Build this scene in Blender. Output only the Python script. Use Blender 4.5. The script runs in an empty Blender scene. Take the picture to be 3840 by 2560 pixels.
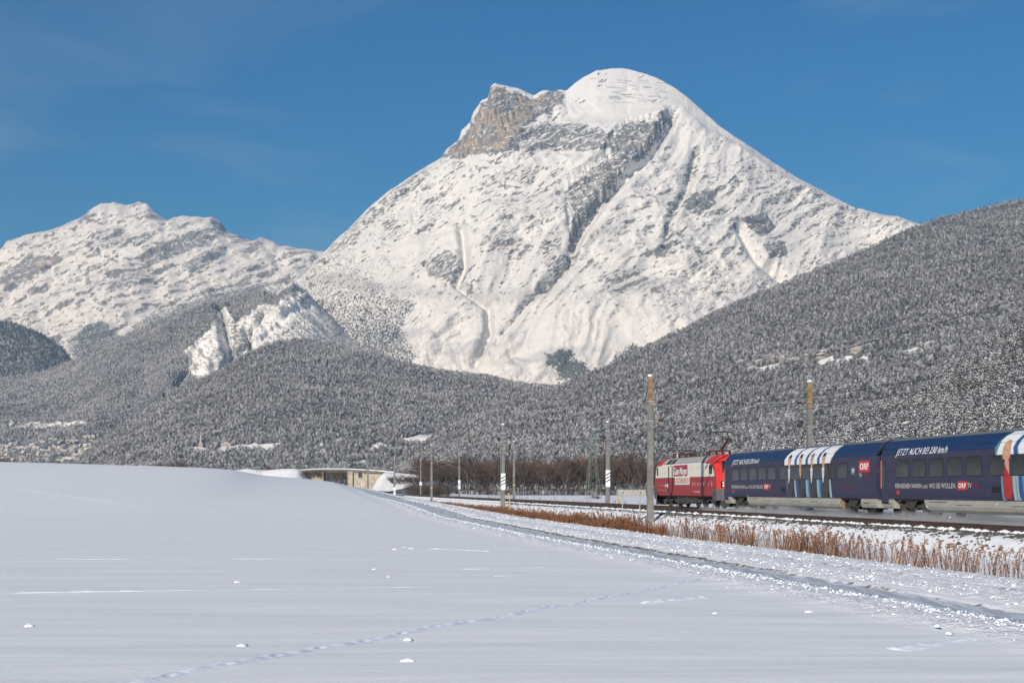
import bpy, bmesh, math, random
import numpy as np
from mathutils import Vector, Matrix

random.seed(7)
rng = np.random.default_rng(11)
scene = bpy.context.scene
col = scene.collection

# ------------------------------------------------------------------ camera, sky, sun, exposure
FPX = 5400.0            # focal length in pixels of the 3840 px wide photograph
HZ = 1834.0             # row of the eye level in the photograph
cam_data = bpy.data.cameras.new('camera')
cam = bpy.data.objects.new('camera', cam_data)
col.objects.link(cam)
cam.location = (0, 0, 0)
cam.rotation_euler = (math.pi / 2, 0, 0)
cam_data.sensor_width = 36.0
cam_data.lens = FPX / 3840.0 * 36.0
cam_data.shift_y = (HZ - 1280.0) / 3840.0
cam_data.clip_start = 0.5
cam_data.clip_end = 60000.0
scene.camera = cam

SUN_EL = math.radians(23.0)
SUN_DIR = Vector((0.4327 * math.cos(SUN_EL), 0.9015 * math.cos(SUN_EL), -math.sin(SUN_EL)))
world = bpy.data.worlds.new('World')
scene.world = world
world.use_nodes = True
wn = world.node_tree
wn.nodes.clear()
w_out = wn.nodes.new('ShaderNodeOutputWorld')
w_bg = wn.nodes.new('ShaderNodeBackground')
w_sky = wn.nodes.new('ShaderNodeTexSky')
w_sky.sky_type = 'NISHITA'
w_sky.sun_disc = False
w_sky.sun_elevation = SUN_EL
w_sky.sun_rotation = math.radians(180.0 + 25.6)
w_sky.altitude = 600.0
w_sky.air_density = 1.2
w_sky.dust_density = 0.0
w_sky.ozone_density = 8.0
w_bg.inputs['Strength'].default_value = 0.060
# thin high cirrus over the whole sky
w_tc = wn.nodes.new('ShaderNodeTexCoord')
w_map = wn.nodes.new('ShaderNodeMapping')
w_map.inputs['Rotation'].default_value = (0.0, math.radians(-28), 0.0)
w_map.inputs['Scale'].default_value = (2.2, 2.2, 9.0)
w_no = wn.nodes.new('ShaderNodeTexNoise')
w_no.inputs['Scale'].default_value = 1.7
w_no.inputs['Detail'].default_value = 7.0
w_no.inputs['Roughness'].default_value = 0.55
w_no.inputs['Distortion'].default_value = 0.6
w_mr = wn.nodes.new('ShaderNodeMapRange')
w_mr.inputs['From Min'].default_value = 0.50
w_mr.inputs['From Max'].default_value = 0.80
w_mr.inputs['To Max'].default_value = 0.15
w_mix = wn.nodes.new('ShaderNodeMixRGB')
w_mix.inputs['Color2'].default_value = (8.0, 9.2, 10.0, 1)
L = wn.links.new
L(w_tc.outputs['Generated'], w_map.inputs['Vector'])
L(w_map.outputs['Vector'], w_no.inputs['Vector'])
L(w_no.outputs['Fac'], w_mr.inputs['Value'])
L(w_mr.outputs['Result'], w_mix.inputs['Fac'])
w_tint = wn.nodes.new('ShaderNodeMixRGB')
w_tint.blend_type = 'MULTIPLY'
w_tint.inputs['Fac'].default_value = 1.0
w_tint.inputs['Color2'].default_value = (0.16, 0.83, 1.12, 1)
L(w_sky.outputs['Color'], w_tint.inputs['Color1'])
L(w_tint.outputs['Color'], w_mix.inputs['Color1'])
L(w_mix.outputs['Color'], w_bg.inputs['Color'])
L(w_bg.outputs['Background'], w_out.inputs['Surface'])

sun_data = bpy.data.lights.new('sun', 'SUN')
sun_data.energy = 4.4
sun_data.angle = math.radians(0.5)
sun_data.color = (1.0, 0.945, 0.86)
sun = bpy.data.objects.new('sun', sun_data)
col.objects.link(sun)
sun.rotation_euler = SUN_DIR.to_track_quat('-Z', 'Y').to_euler()
sun.location = (-40, -80, 60)

scene.view_settings.view_transform = 'Standard'
scene.view_settings.look = 'None'
scene.view_settings.exposure = 0.15
scene.view_settings.gamma = 1.0
scene.view_settings.use_curve_mapping = False
scene.cycles.use_denoising = True
scene.cycles.volume_bounces = 0
scene.cycles.max_bounces = 6
scene.cycles.diffuse_bounces = 3
scene.cycles.sample_clamp_indirect = 4.0

# ------------------------------------------------------------------ noise
class Perlin:
    def __init__(self, seed):
        r = np.random.default_rng(seed)
        self.p = np.tile(r.permutation(512), 2)
        a = r.random(512) * 2 * np.pi
        self.g = np.stack([np.cos(a), np.sin(a)], -1)

    def __call__(self, x, y):
        xi = np.floor(x).astype(np.int64); yi = np.floor(y).astype(np.int64)
        xf = x - xi; yf = y - yi
        u = xf * xf * xf * (xf * (xf * 6 - 15) + 10); v = yf * yf * yf * (yf * (yf * 6 - 15) + 10)
        xi &= 511; yi &= 511
        x1 = (xi + 1) & 511; y1 = (yi + 1) & 511
        p = self.p; g = self.g
        def d(a, b, fx, fy):
            gg = g[p[p[a] + b]]
            return gg[..., 0] * fx + gg[..., 1] * fy
        n00 = d(xi, yi, xf, yf); n10 = d(x1, yi, xf - 1, yf)
        n01 = d(xi, y1, xf, yf - 1); n11 = d(x1, y1, xf - 1, yf - 1)
        a = n00 + u * (n10 - n00); b = n01 + u * (n11 - n01)
        return (a + v * (b - a)) * 1.45

def fbm(x, y, seed, octaves=5, gain=0.5, ridged=False):
    x = np.asarray(x, float); y = np.asarray(y, float)
    s = np.zeros(np.broadcast(x, y).shape); a = 1.0; tot = 0.0
    for o in range(octaves):
        n = Perlin(seed * 31 + o)(x + 17.3 * o, y - 9.1 * o)
        if ridged:
            n = 1.0 - 2.0 * np.abs(n)
        s += a * n; tot += a
        a *= gain; x = x * 2.03; y = y * 2.03
    return s / tot

def sstep(x, a, b):
    t = np.clip((x - a) / (b - a), 0, 1)
    return t * t * (3 - 2 * t)

def in_poly(px, py, poly):
    inside = np.zeros(px.shape, bool)
    n = len(poly)
    for i in range(n):
        x0, y0 = poly[i]; x1, y1 = poly[(i + 1) % n]
        if y0 == y1:
            continue
        c = ((y0 > py) != (y1 > py)) & (px < (x1 - x0) * (py - y0) / (y1 - y0) + x0)
        inside ^= c
    return inside

def blur(a, n):
    for _ in range(n):
        b = a.copy(); b[1:-1] = (a[:-2] + 2 * a[1:-1] + a[2:]) / 4; a = b
        b = a.copy(); b[:, 1:-1] = (a[:, :-2] + 2 * a[:, 1:-1] + a[:, 2:]) / 4; a = b
    return a

# ------------------------------------------------------------------ object helpers
def tag(o, label=None, cat=None, group=None, kind=None):
    if label: o['label'] = label
    if cat: o['category'] = cat
    if group: o['group'] = group
    if kind: o['kind'] = kind
    return o

def empty(name, loc=(0, 0, 0), rz=0.0):
    o = bpy.data.objects.new(name, None)
    col.objects.link(o)
    o.location = loc
    o.rotation_euler = (0, 0, rz)
    o.empty_display_size = 0.5
    return o

def link_mesh(name, me, parent=None, loc=None):
    o = bpy.data.objects.new(name, me)
    col.objects.link(o)
    if parent: o.parent = parent
    if loc is not None: o.location = loc
    return o

def copy_tree(o, parent=None):
    c = o.copy(); col.objects.link(c); c.parent = parent
    for ch in list(o.children):
        copy_tree(ch, c)
    return c

def grid_mesh(name, P, mats, attrs=None, smooth=True, uvfaces=None):
    """P: (nv, nu, 3) array of points -> one quad sheet"""
    nv, nu = P.shape[:2]
    me = bpy.data.meshes.new(name)
    me.vertices.add(nv * nu)
    me.vertices.foreach_set('co', P.reshape(-1).astype(np.float32))
    idx = np.arange(nv * nu).reshape(nv, nu)
    q = np.stack([idx[:-1, :-1], idx[:-1, 1:], idx[1:, 1:], idx[1:, :-1]], -1).reshape(-1, 4)
    nf = len(q)
    me.loops.add(nf * 4); me.polygons.add(nf)
    me.loops.foreach_set('vertex_index', q.reshape(-1).astype(np.int32))
    me.polygons.foreach_set('loop_start', (np.arange(nf) * 4).astype(np.int32))
    if smooth:
        me.polygons.foreach_set('use_smooth', np.ones(nf, bool))
    me.update(calc_edges=True)
    for m in mats: me.materials.append(m)
    for k, a in (attrs or {}).items():
        at = me.attributes.new(k, 'FLOAT', 'POINT')
        at.data.foreach_set('value', np.asarray(a, np.float32).reshape(-1))
    return me

def tri_soup(name, V, Fc, mats, smooth=False, midx=None):
    """V (n,3), Fc (m,k) equal-sized faces"""
    me = bpy.data.meshes.new(name)
    k = Fc.shape[1]
    me.vertices.add(len(V)); me.vertices.foreach_set('co', V.reshape(-1).astype(np.float32))
    me.loops.add(Fc.size); me.polygons.add(len(Fc))
    me.loops.foreach_set('vertex_index', Fc.reshape(-1).astype(np.int32))
    me.polygons.foreach_set('loop_start', (np.arange(len(Fc)) * k).astype(np.int32))
    if smooth: me.polygons.foreach_set('use_smooth', np.ones(len(Fc), bool))
    for m in mats: me.materials.append(m)
    if midx is not None: me.polygons.foreach_set('material_index', np.asarray(midx, np.int32))
    me.update(calc_edges=True)
    return me

class MB:
    """collects shapes and links them as one mesh object"""
    def __init__(self):
        self.v = []; self.f = []; self.m = []
    def add(self, vs, fs, m=0):
        b = len(self.v)
        self.v += [tuple(p) for p in vs]
        self.f += [tuple(i + b for i in f) for f in fs]
        self.m += [m] * len(fs)
        return self
    def box(self, x0, x1, y0, y1, z0, z1, m=0):
        v = [(x0, y0, z0), (x1, y0, z0), (x1, y1, z0), (x0, y1, z0), (x0, y0, z1), (x1, y0, z1), (x1, y1, z1), (x0, y1, z1)]
        return self.add(v, [(0, 3, 2, 1), (4, 5, 6, 7), (0, 1, 5, 4), (1, 2, 6, 5), (2, 3, 7, 6), (3, 0, 4, 7)], m)
    def taper(self, b, t, z0, z1, m=0, off=(0, 0)):
        (bx, by), (tx, ty) = b, t
        ox, oy = off
        v = [(-bx, -by, z0), (bx, -by, z0), (bx, by, z0), (-bx, by, z0),
             (ox - tx, oy - ty, z1), (ox + tx, oy - ty, z1), (ox + tx, oy + ty, z1), (ox - tx, oy + ty, z1)]
        return self.add(v, [(0, 3, 2, 1), (4, 5, 6, 7), (0, 1, 5, 4), (1, 2, 6, 5), (2, 3, 7, 6), (3, 0, 4, 7)], m)
    def tube(self, pts, r, n=6, m=0, r1=None, cap=True):
        pts = [Vector(p) for p in pts]
        rings = []
        up0 = Vector((0, 0, 1))
        k = len(pts)
        for i, p in enumerate(pts):
            d = (pts[min(i + 1, k - 1)] - pts[max(i - 1, 0)])
            if d.length < 1e-9: d = Vector((0, 0, 1))
            d.normalize()
            up = up0 if abs(d.z) < 0.95 else Vector((1, 0, 0))
            a = d.cross(up).normalized(); b = d.cross(a).normalized()
            rr = r if r1 is None else r + (r1 - r) * i / max(1, k - 1)
            rings.append([p + a * (rr * math.cos(2 * math.pi * j / n)) + b * (rr * math.sin(2 * math.pi * j / n)) for j in range(n)])
        vs = [q for ring in rings for q in ring]
        fs = []
        for i in range(k - 1):
            for j in range(n):
                fs.append((i * n + j, i * n + (j + 1) % n, (i + 1) * n + (j + 1) % n, (i + 1) * n + j))
        if cap:
            fs.append(tuple(range(n - 1, -1, -1))); fs.append(tuple(range((k - 1) * n, k * n)))
        return self.add(vs, fs, m)
    def prism(self, prof, x0, x1, m=0, close=True):
        """profile of (y,z) points swept along x"""
        n = len(prof)
        vs = [(x0, y, z) for y, z in prof] + [(x1, y, z) for y, z in prof]
        fs = [(j, (j + 1) % n, n + (j + 1) % n, n + j) for j in range(n if close else n - 1)]
        if close:
            fs.append(tuple(range(n - 1, -1, -1))); fs.append(tuple(range(n, 2 * n)))
        return self.add(vs, fs, m)
    def lathe(self, prof, n=12, c=(0, 0, 0), axis='z', m=0):
        vs = []; fs = []
        for r, h in prof:
            for j in range(n):
                a = 2 * math.pi * j / n
                p = (r * math.cos(a), r * math.sin(a), h)
                if axis == 'y': p = (p[0], p[2], p[1])
                if axis == 'x': p = (p[2], p[0], p[1])
                vs.append((p[0] + c[0], p[1] + c[1], p[2] + c[2]))
        k = len(prof)
        for i in range(k - 1):
            for j in range(n):
                fs.append((i * n + j, i * n + (j + 1) % n, (i + 1) * n + (j + 1) % n, (i + 1) * n + j))
        fs.append(tuple(range(n - 1, -1, -1))); fs.append(tuple(range((k - 1) * n, k * n)))
        return self.add(vs, fs, m)
    def mesh(self, name, mats, smooth=False):
        me = bpy.data.meshes.new(name)
        me.from_pydata(self.v, [], self.f)
        for mm in (mats if isinstance(mats, (list, tuple)) else [mats]): me.materials.append(mm)
        for p, mi in zip(me.polygons, self.m):
            p.material_index = mi
            p.use_smooth = smooth
        me.update()
        return me
    def build(self, name, mats, parent=None, smooth=False, loc=None):
        return link_mesh(name, self.mesh(name, mats, smooth), parent, loc)

# ------------------------------------------------------------------ materials
class NT:
    def __init__(self, name):
        self.mat = bpy.data.materials.new(name)
        self.mat.use_nodes = True
        self.t = self.mat.node_tree
        self.bsdf = self.t.nodes['Principled BSDF']
        self.geo = None
    def n(self, typ, **kw):
        nd = self.t.nodes.new(typ)
        for k, v in kw.items(): setattr(nd, k, v)
        return nd
    def l(self, a, b): self.t.links.new(a, b)
    def val(self, s, v):
        if isinstance(v, bpy.types.NodeSocket): self.l(v, s)
        else: s.default_value = v
    def pos(self):
        if not self.geo: self.geo = self.n('ShaderNodeNewGeometry')
        return self.geo.outputs['Position']
    def nz(self):
        self.pos()
        s = self.n('ShaderNodeSeparateXYZ'); self.l(self.geo.outputs['Normal'], s.inputs[0])
        return s.outputs['Z']
    def obj(self):
        return self.n('ShaderNodeTexCoord').outputs['Object']
    def mapping(self, vec, scale=(1, 1, 1), rot=(0, 0, 0)):
        m = self.n('ShaderNodeMapping'); self.l(vec, m.inputs['Vector'])
        m.inputs['Scale'].default_value = scale; m.inputs['Rotation'].default_value = rot
        return m.outputs['Vector']
    def noise(self, vec, scale, detail=4, rough=0.5, dist=0.0):
        nd = self.n('ShaderNodeTexNoise'); self.l(vec, nd.inputs['Vector'])
        nd.inputs['Scale'].default_value = scale; nd.inputs['Detail'].default_value = detail
        nd.inputs['Roughness'].default_value = rough; nd.inputs['Distortion'].default_value = dist
        return nd.outputs['Fac']
    def attr(self, name):
        a = self.n('ShaderNodeAttribute'); a.attribute_name = name
        return a.outputs['Fac']
    def math(self, op, a, b=0.0, c=0.0):
        m = self.n('ShaderNodeMath', operation=op)
        self.val(m.inputs[0], a); self.val(m.inputs[1], b); self.val(m.inputs[2], c)
        return m.outputs[0]
    def ramp(self, x, a, b, lo=0.0, hi=1.0):
        m = self.n('ShaderNodeMapRange'); m.interpolation_type = 'SMOOTHSTEP'
        self.val(m.inputs['Value'], x)
        m.inputs['From Min'].default_value = a; m.inputs['From Max'].default_value = b
        m.inputs['To Min'].default_value = lo; m.inputs['To Max'].default_value = hi
        return m.outputs['Result']
    def mix(self, f, a, b):
        m = self.n('ShaderNodeMixRGB')
        self.val(m.inputs['Fac'], f)
        for s, c in ((m.inputs['Color1'], a), (m.inputs['Color2'], b)):
            if isinstance(c, bpy.types.NodeSocket): self.l(c, s)
            else: s.default_value = (*c, 1)
        return m.outputs['Color']
    def color(self, c):
        if isinstance(c, bpy.types.NodeSocket): self.l(c, self.bsdf.inputs['Base Color'])
        else: self.bsdf.inputs['Base Color'].default_value = (*c, 1)
        return self
    def rough(self, r): self.val(self.bsdf.inputs['Roughness'], r); return self
    def spec(self, s): self.bsdf.inputs['Specular IOR Level'].default_value = s; return self
    def metal(self, s): self.bsdf.inputs['Metallic'].default_value = s; return self
    def bump(self, h, strength=0.5, dist=0.1):
        b = self.n('ShaderNodeBump'); self.l(h, b.inputs['Height'])
        b.inputs['Strength'].default_value = strength; b.inputs['Distance'].default_value = dist
        self.l(b.outputs['Normal'], self.bsdf.inputs['Normal'])
        return self

def paint(name, c, rough=0.4, dirt=0.25, dirt_c=(0.11, 0.095, 0.08), scale=1.2, metal=0.0, spec=0.4):
    m = NT(name)
    o = m.obj()
    n1 = m.noise(m.mapping(o, (1, 1, 2.5)), scale, 6, 0.6)
    f = m.ramp(n1, 0.35, 0.85, 0.0, dirt)
    m.color(m.mix(f, c, dirt_c)).rough(m.ramp(n1, 0.2, 0.8, rough, min(1, rough + 0.25))).metal(metal).spec(spec)
    return m.mat

SNOW = (0.80, 0.815, 0.84)

def mat_snow():
    m = NT('snow')
    p = m.pos()
    n1 = m.noise(p, 9.0, 5, 0.6); n2 = m.noise(p, 1.1, 4, 0.5)
    h = m.math('ADD', m.math('MULTIPLY', n1, 0.35), n2)
    m.color(m.mix(m.ramp(n2, 0.3, 0.7), (0.78, 0.795, 0.82), SNOW)).rough(0.75).spec(0.25).bump(h, 0.35, 0.06)
    return m.mat

def mat_ground():
    m = NT('snowy_ground')
    p = m.pos()
    ice = m.attr('ice'); dirt = m.attr('dirt'); ball = m.attr('ballast'); rough = m.attr('rough')
    fine = m.noise(p, 14.0, 4, 0.6)
    mid = m.noise(p, 2.3, 6, 0.55)
    wind = m.noise(m.mapping(p, (0.25, 2.2, 1.0), (0, 0, 0.12)), 1.0, 6, 0.6)
    stone = m.noise(p, 7.5, 3, 0.6)
    snowc = m.mix(m.ramp(wind, 0.35, 0.65), (0.835, 0.822, 0.805), (0.865, 0.852, 0.835))
    icec = m.mix(m.ramp(m.noise(m.mapping(p, (3, 0.25, 1), (0, 0, 0.15)), 2.5, 5, 0.6), 0.38, 0.62), (0.40, 0.41, 0.43), (0.66, 0.675, 0.70))
    fi = m.ramp(m.math('ADD', ice, m.math('MULTIPLY', m.math('SUBTRACT', mid, 0.5), 0.9)), 0.35, 0.6)
    c = m.mix(fi, snowc, icec)
    fd = m.ramp(m.math('ADD', dirt, m.math('MULTIPLY', m.math('SUBTRACT', m.noise(p, 4.5, 6, 0.65), 0.5), 0.9)), 0.40, 0.60)
    dirtc = m.mix(fine, (0.10, 0.072, 0.045), (0.24, 0.19, 0.13))
    c = m.mix(fd, c, dirtc)
    fb = m.ramp(m.math('ADD', ball, m.math('MULTIPLY', m.math('SUBTRACT', stone, 0.5), 2.2)), 0.5, 0.72)
    c = m.mix(fb, c, (0.085, 0.075, 0.065))
    m.color(c)
    m.rough(m.ramp(fi, 0, 1, 0.8, 0.45)).spec(0.25)
    h = m.math('ADD', m.math('MULTIPLY', wind, 0.35), m.math('MULTIPLY', m.math('MULTIPLY', fine, rough), 1.2))
    h = m.math('ADD', h, m.math('MULTIPLY', fine, 0.08))
    m.bump(h, 0.55, 0.09)
    return m.mat

def mat_mountain(name, tan=(0.47, 0.37, 0.275), fine=0.085, tilt=0.55):
    m = NT(name)
    p = m.pos()
    rock = m.attr('rock'); warm = m.attr('warm'); wood = m.attr('wood')
    pr = m.mapping(p, (1.0, 0.35, 1.0), (0, tilt, 0))
    n1 = m.noise(m.mapping(pr, (0.45, 1, 1.5)), fine, 9, 0.68, 0.4)
    n2 = m.noise(m.mapping(p, (2.6, 1, 0.45)), 0.030, 7, 0.65)
    n3 = m.noise(p, 0.010, 5, 0.6)
    r = m.math('ADD', rock, m.math('MULTIPLY', m.math('SUBTRACT', n1, 0.5), 1.9))
    f = m.ramp(r, 0.50, 0.64)
    grey = m.mix(m.ramp(n2, 0.3, 0.7), (0.085, 0.09, 0.10), (0.30, 0.30, 0.31))
    tanc = m.mix(m.ramp(n2, 0.3, 0.7), tuple(0.45 * x for x in tan), tuple(1.12 * x for x in tan))
    fw = m.ramp(m.math('ADD', warm, m.math('MULTIPLY', m.math('SUBTRACT', n3, 0.5), 1.5)), 0.35, 0.75)
    rc = m.mix(fw, grey, tanc)
    c = m.mix(f, (0.71, 0.71, 0.715), rc)
    tn = m.noise(m.mapping(p, (1, 0.5, 0.7)), 0.15, 4, 0.65)
    fd = m.ramp(m.math('ADD', wood, m.math('MULTIPLY', m.math('SUBTRACT', tn, 0.5), 2.2)), 0.45, 0.68)
    c = m.mix(fd, c, (0.10, 0.112, 0.12))
    m.color(c).rough(0.85).spec(0.15)
    h = m.math('ADD', m.math('MULTIPLY', n1, 1.0), m.math('MULTIPLY', n2, m.math('MULTIPLY', f, 0.7)))
    m.bump(h, 0.6, 16.0)
    return m.mat

def mat_forest_floor():
    m = NT('forest_floor')
    p = m.pos()
    clear = m.attr('clear')
    n = m.noise(p, 0.16, 5, 0.7)
    n2 = m.noise(p, 0.02, 5, 0.6)
    base = m.mix(m.ramp(n, 0.35, 0.65), (0.055, 0.058, 0.06), (0.34, 0.345, 0.355))
    r = m.attr('rock')
    n1 = m.noise(m.mapping(p, (1.0, 0.4, 1.8), (0, 0.5, 0)), 0.07, 8, 0.68, 0.4)
    rk = m.ramp(m.math('ADD', r, m.math('MULTIPLY', m.math('SUBTRACT', n1, 0.5), 1.9)), 0.45, 0.7)
    snow = m.mix(rk, (0.83, 0.835, 0.845), m.mix(n2, (0.16, 0.16, 0.17), (0.36, 0.35, 0.34)))
    f = m.ramp(m.math('ADD', clear, m.math('MULTIPLY', m.math('SUBTRACT', n, 0.5), 0.5)), 0.4, 0.6)
    m.color(m.mix(f, base, snow)).rough(0.9).spec(0.1)
    m.bump(n1, 0.6, 8.0)
    return m.mat

def mat_conifer(name, dark=(0.055, 0.058, 0.056), snow_amount=0.5):
    m = NT(name)
    info = m.n('ShaderNodeObjectInfo')
    p = m.obj()
    n = m.noise(p, 7.0, 3, 0.7)
    rnd = info.outputs['Random']
    z = m.nz()
    s = m.math('ADD', z, m.math('MULTIPLY', m.math('SUBTRACT', n, 0.5), 2.4))
    s = m.math('ADD', s, m.math('MULTIPLY', m.math('SUBTRACT', rnd, 0.5), 1.0))
    f = m.ramp(s, 0.95 - snow_amount, 1.25 - snow_amount)
    dk = m.mix(rnd, dark, tuple(min(1, x * 1.9 + 0.012) for x in (dark[0] * 1.15, dark[1], dark[2])))
    m.color(m.mix(f, dk, (0.72, 0.725, 0.74))).rough(0.9).spec(0.1)
    return m.mat

def flat(name, c, rough=0.6, metal=0.0, spec=0.4, var=0.12, scale=3.0):
    m = NT(name)
    n = m.noise(m.obj(), scale, 5, 0.6)
    d = tuple(x * (1 - var) for x in c); b = tuple(min(1, x * (1 + var)) for x in c)
    m.color(m.mix(m.ramp(n, 0.3, 0.7), d, b)).rough(rough).metal(metal).spec(spec)
    return m.mat

def mat_glass(name, c=(0.02, 0.022, 0.025), rough=0.06):
    m = NT(name)
    n = m.noise(m.obj(), 0.9, 3, 0.5)
    m.color(c).rough(m.ramp(n, 0.3, 0.7, rough, rough + 0.08)).spec(0.5)
    return m.mat

M = dict(
    snow=mat_snow(), ground=mat_ground(), mountain=mat_mountain('mountain_rock_and_snow'),
    floor=mat_forest_floor(),
    concrete=flat('mast_concrete', (0.185, 0.175, 0.16), 0.85, var=0.22, scale=2.0),
    ochre=flat('ochre_lichen_concrete', (0.24, 0.155, 0.08), 0.85, var=0.3, scale=4.0),
    barrier=flat('snowed_in_barrier', (0.50, 0.505, 0.515), 0.8),
    galv=flat('galvanised_steel', (0.36, 0.38, 0.38), 0.5, 0.6, var=0.15),
    dark_steel=flat('dark_steel', (0.035, 0.035, 0.038), 0.55, 0.3, var=0.4),
    rust=flat('rusty_rail', (0.085, 0.052, 0.040), 0.6, 0.2, var=0.35, scale=1.5),
    brown_ins=flat('brown_insulator', (0.09, 0.04, 0.03), 0.3),
    white=flat('white_board', (0.78, 0.79, 0.80), 0.5, var=0.05),
    black=flat('black_paint', (0.015, 0.015, 0.016), 0.5),
    yellow=flat('yellow_paint', (0.75, 0.42, 0.02), 0.5),
    sign_back=flat('weathered_sign_back', (0.40, 0.38, 0.32), 0.6, var=0.15),
    green_steel=flat('green_lattice_steel', (0.20, 0.25, 0.20), 0.6, 0.3, var=0.2),
    bridge=flat('bridge_concrete', (0.40, 0.35, 0.27), 0.9, var=0.25, scale=0.6),
    bridge_dark=flat('bridge_beam_concrete', (0.17, 0.155, 0.14), 0.9, var=0.25, scale=0.6),
    bark=flat('grey_brown_bark', (0.085, 0.072, 0.062), 0.9, var=0.3, scale=6.0),
    twig=flat('brown_twigs', (0.085, 0.064, 0.052), 0.9, var=0.35, scale=6.0),
    oakleaf=flat('withered_brown_leaves', (0.145, 0.080, 0.040), 0.9, var=0.35, scale=6.0),
    reed=flat('dry_russet_stalks', (0.20, 0.088, 0.044), 0.9, var=0.55, scale=5.0),
    straw=flat('dry_straw', (0.36, 0.225, 0.10), 0.9, var=0.35, scale=5.0),
    stone=flat('ballast_stone', (0.085, 0.075, 0.064), 0.9, var=0.4, scale=9.0),
    spruce=mat_conifer('snow_dusted_spruce', snow_amount=0.52),
    spruce2=mat_conifer('snowy_pine', (0.060, 0.060, 0.055), 0.54),
    frosted=mat_conifer('hazy_frosted_spruce', (0.090, 0.105, 0.128), 0.80),  # frost, plus distant haze worked into the needles as a blue tone
    frosted2=mat_conifer('hazy_frosted_pine', (0.092, 0.104, 0.122), 0.95),  # same mix of frost and painted haze blue, for the pines
    spruce3=mat_conifer('dark_spruce', (0.048, 0.055, 0.058), 0.14),
    house=flat('house_render', (0.40, 0.365, 0.32), 0.9, var=0.1),
    house2=flat('house_timber', (0.16, 0.10, 0.07), 0.9, var=0.2),
    pane=mat_glass('house_window_glass'),
    wire=flat('copper_wire', (0.06, 0.055, 0.05), 0.6, 0.4),
)

# ------------------------------------------------------------------ the railway frame
# A runs along the straight track away from the camera, D is the distance to the right of the camera's line
TX, TY = -0.1502, 0.9887
def bend(A):
    A = np.asarray(A, float)
    return -11.8 * (np.clip(A - 350, 0, 900) / 250.0) ** 2
def lift(A):
    A = np.asarray(A, float)
    return 0.0078 * np.clip(A - 365, 0, 500)
def rf(A, D, z, shifted=True):
    b = float(bend(A)) if shifted else 0.0
    d = D + b
    return Vector((TY * d + TX * A, -TX * d + TY * A, z + (float(lift(A)) if shifted else 0.0)))
RAIL = -1.40
TRAIN_ROT = math.atan2(-TY, -TX)      # local +x towards the camera, +y away from it

def road_z(A):
    return np.interp(A, [-60, 50, 75, 96, 134, 201, 222, 300, 400, 600], [-1.62, -1.62, -1.5, -1.13, -0.7, 0.2, 0.55, 2.2, 4.7, 6.0])
def road_d(A):
    return np.interp(A, [-60, 17, 55, 76, 98, 136, 201, 222, 300, 400], [9.9, 9.15, 8.75, 8.45, 8.4, 8.2, 8.0, 6.6, 0.0, -11.0])

PROF_D = [10.0, 12.0, 13.2, 14.5, 16.0, 18.0, 22.6, 23.3, 24.5, 24.9, 25.2, 33.0, 33.6, 34.6, 36.2, 60.0, 1e6]
PROF_Z = [0.0, 0.02, -0.10, -0.36, -0.66, -0.76, -0.76, -0.66, -0.10, -0.02, 0.0, 0.0, -0.06, -0.34, -0.62, -0.70, -0.70]

BANK_D = [0.4, 1.4, 3.0, 7.0, 9.5, 11.5, 14.0, 15.5, 17.5, 20.0, 25.0, 31.0, 49.0, 95.0]
BANK_H = [0.0, 0.50, 0.88, 1.20, 1.40, 1.62, 2.08, 2.33, 2.52, 2.65, 2.85, 3.02, 3.50, 4.4]
def ground(A, D):
    """height of the snow surface; arrays in, arrays out"""
    A = np.asarray(A, float); D = np.asarray(D, float)
    rz = road_z(np.minimum(A, 228.0)); rd = road_d(np.minimum(A, 228.0))
    d = rd - D
    Ac = np.clip(A, 0, 228)
    h = sstep(Ac, 45, 205) * np.interp(d, BANK_D, BANK_H)
    field = rz + h
    far_d = rd + 1.4
    Ds = D - bend(A)
    t = sstep(Ds, far_d, far_d + 4.6)
    rail_zone = -1.6 + np.interp(Ds, PROF_D, PROF_Z) + lift(A) * (1 - sstep(Ds, 40, 90))
    z = field * (1 - t) + rail_zone * t
    # the land falls away a little behind the crest of the field, then the valley floor
    z = z - 3.0 * sstep(A, 260, 420) * (1 - sstep(Ds, -2, 9)) * (1 - sstep(np.abs(D - road_d(A)), 0, 9))
    return z

def ground_at(x, y):
    A = TX * x + TY * y; D = TY * x - TX * y
    return float(ground(np.array([A]), np.array([D]))[0])

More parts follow.
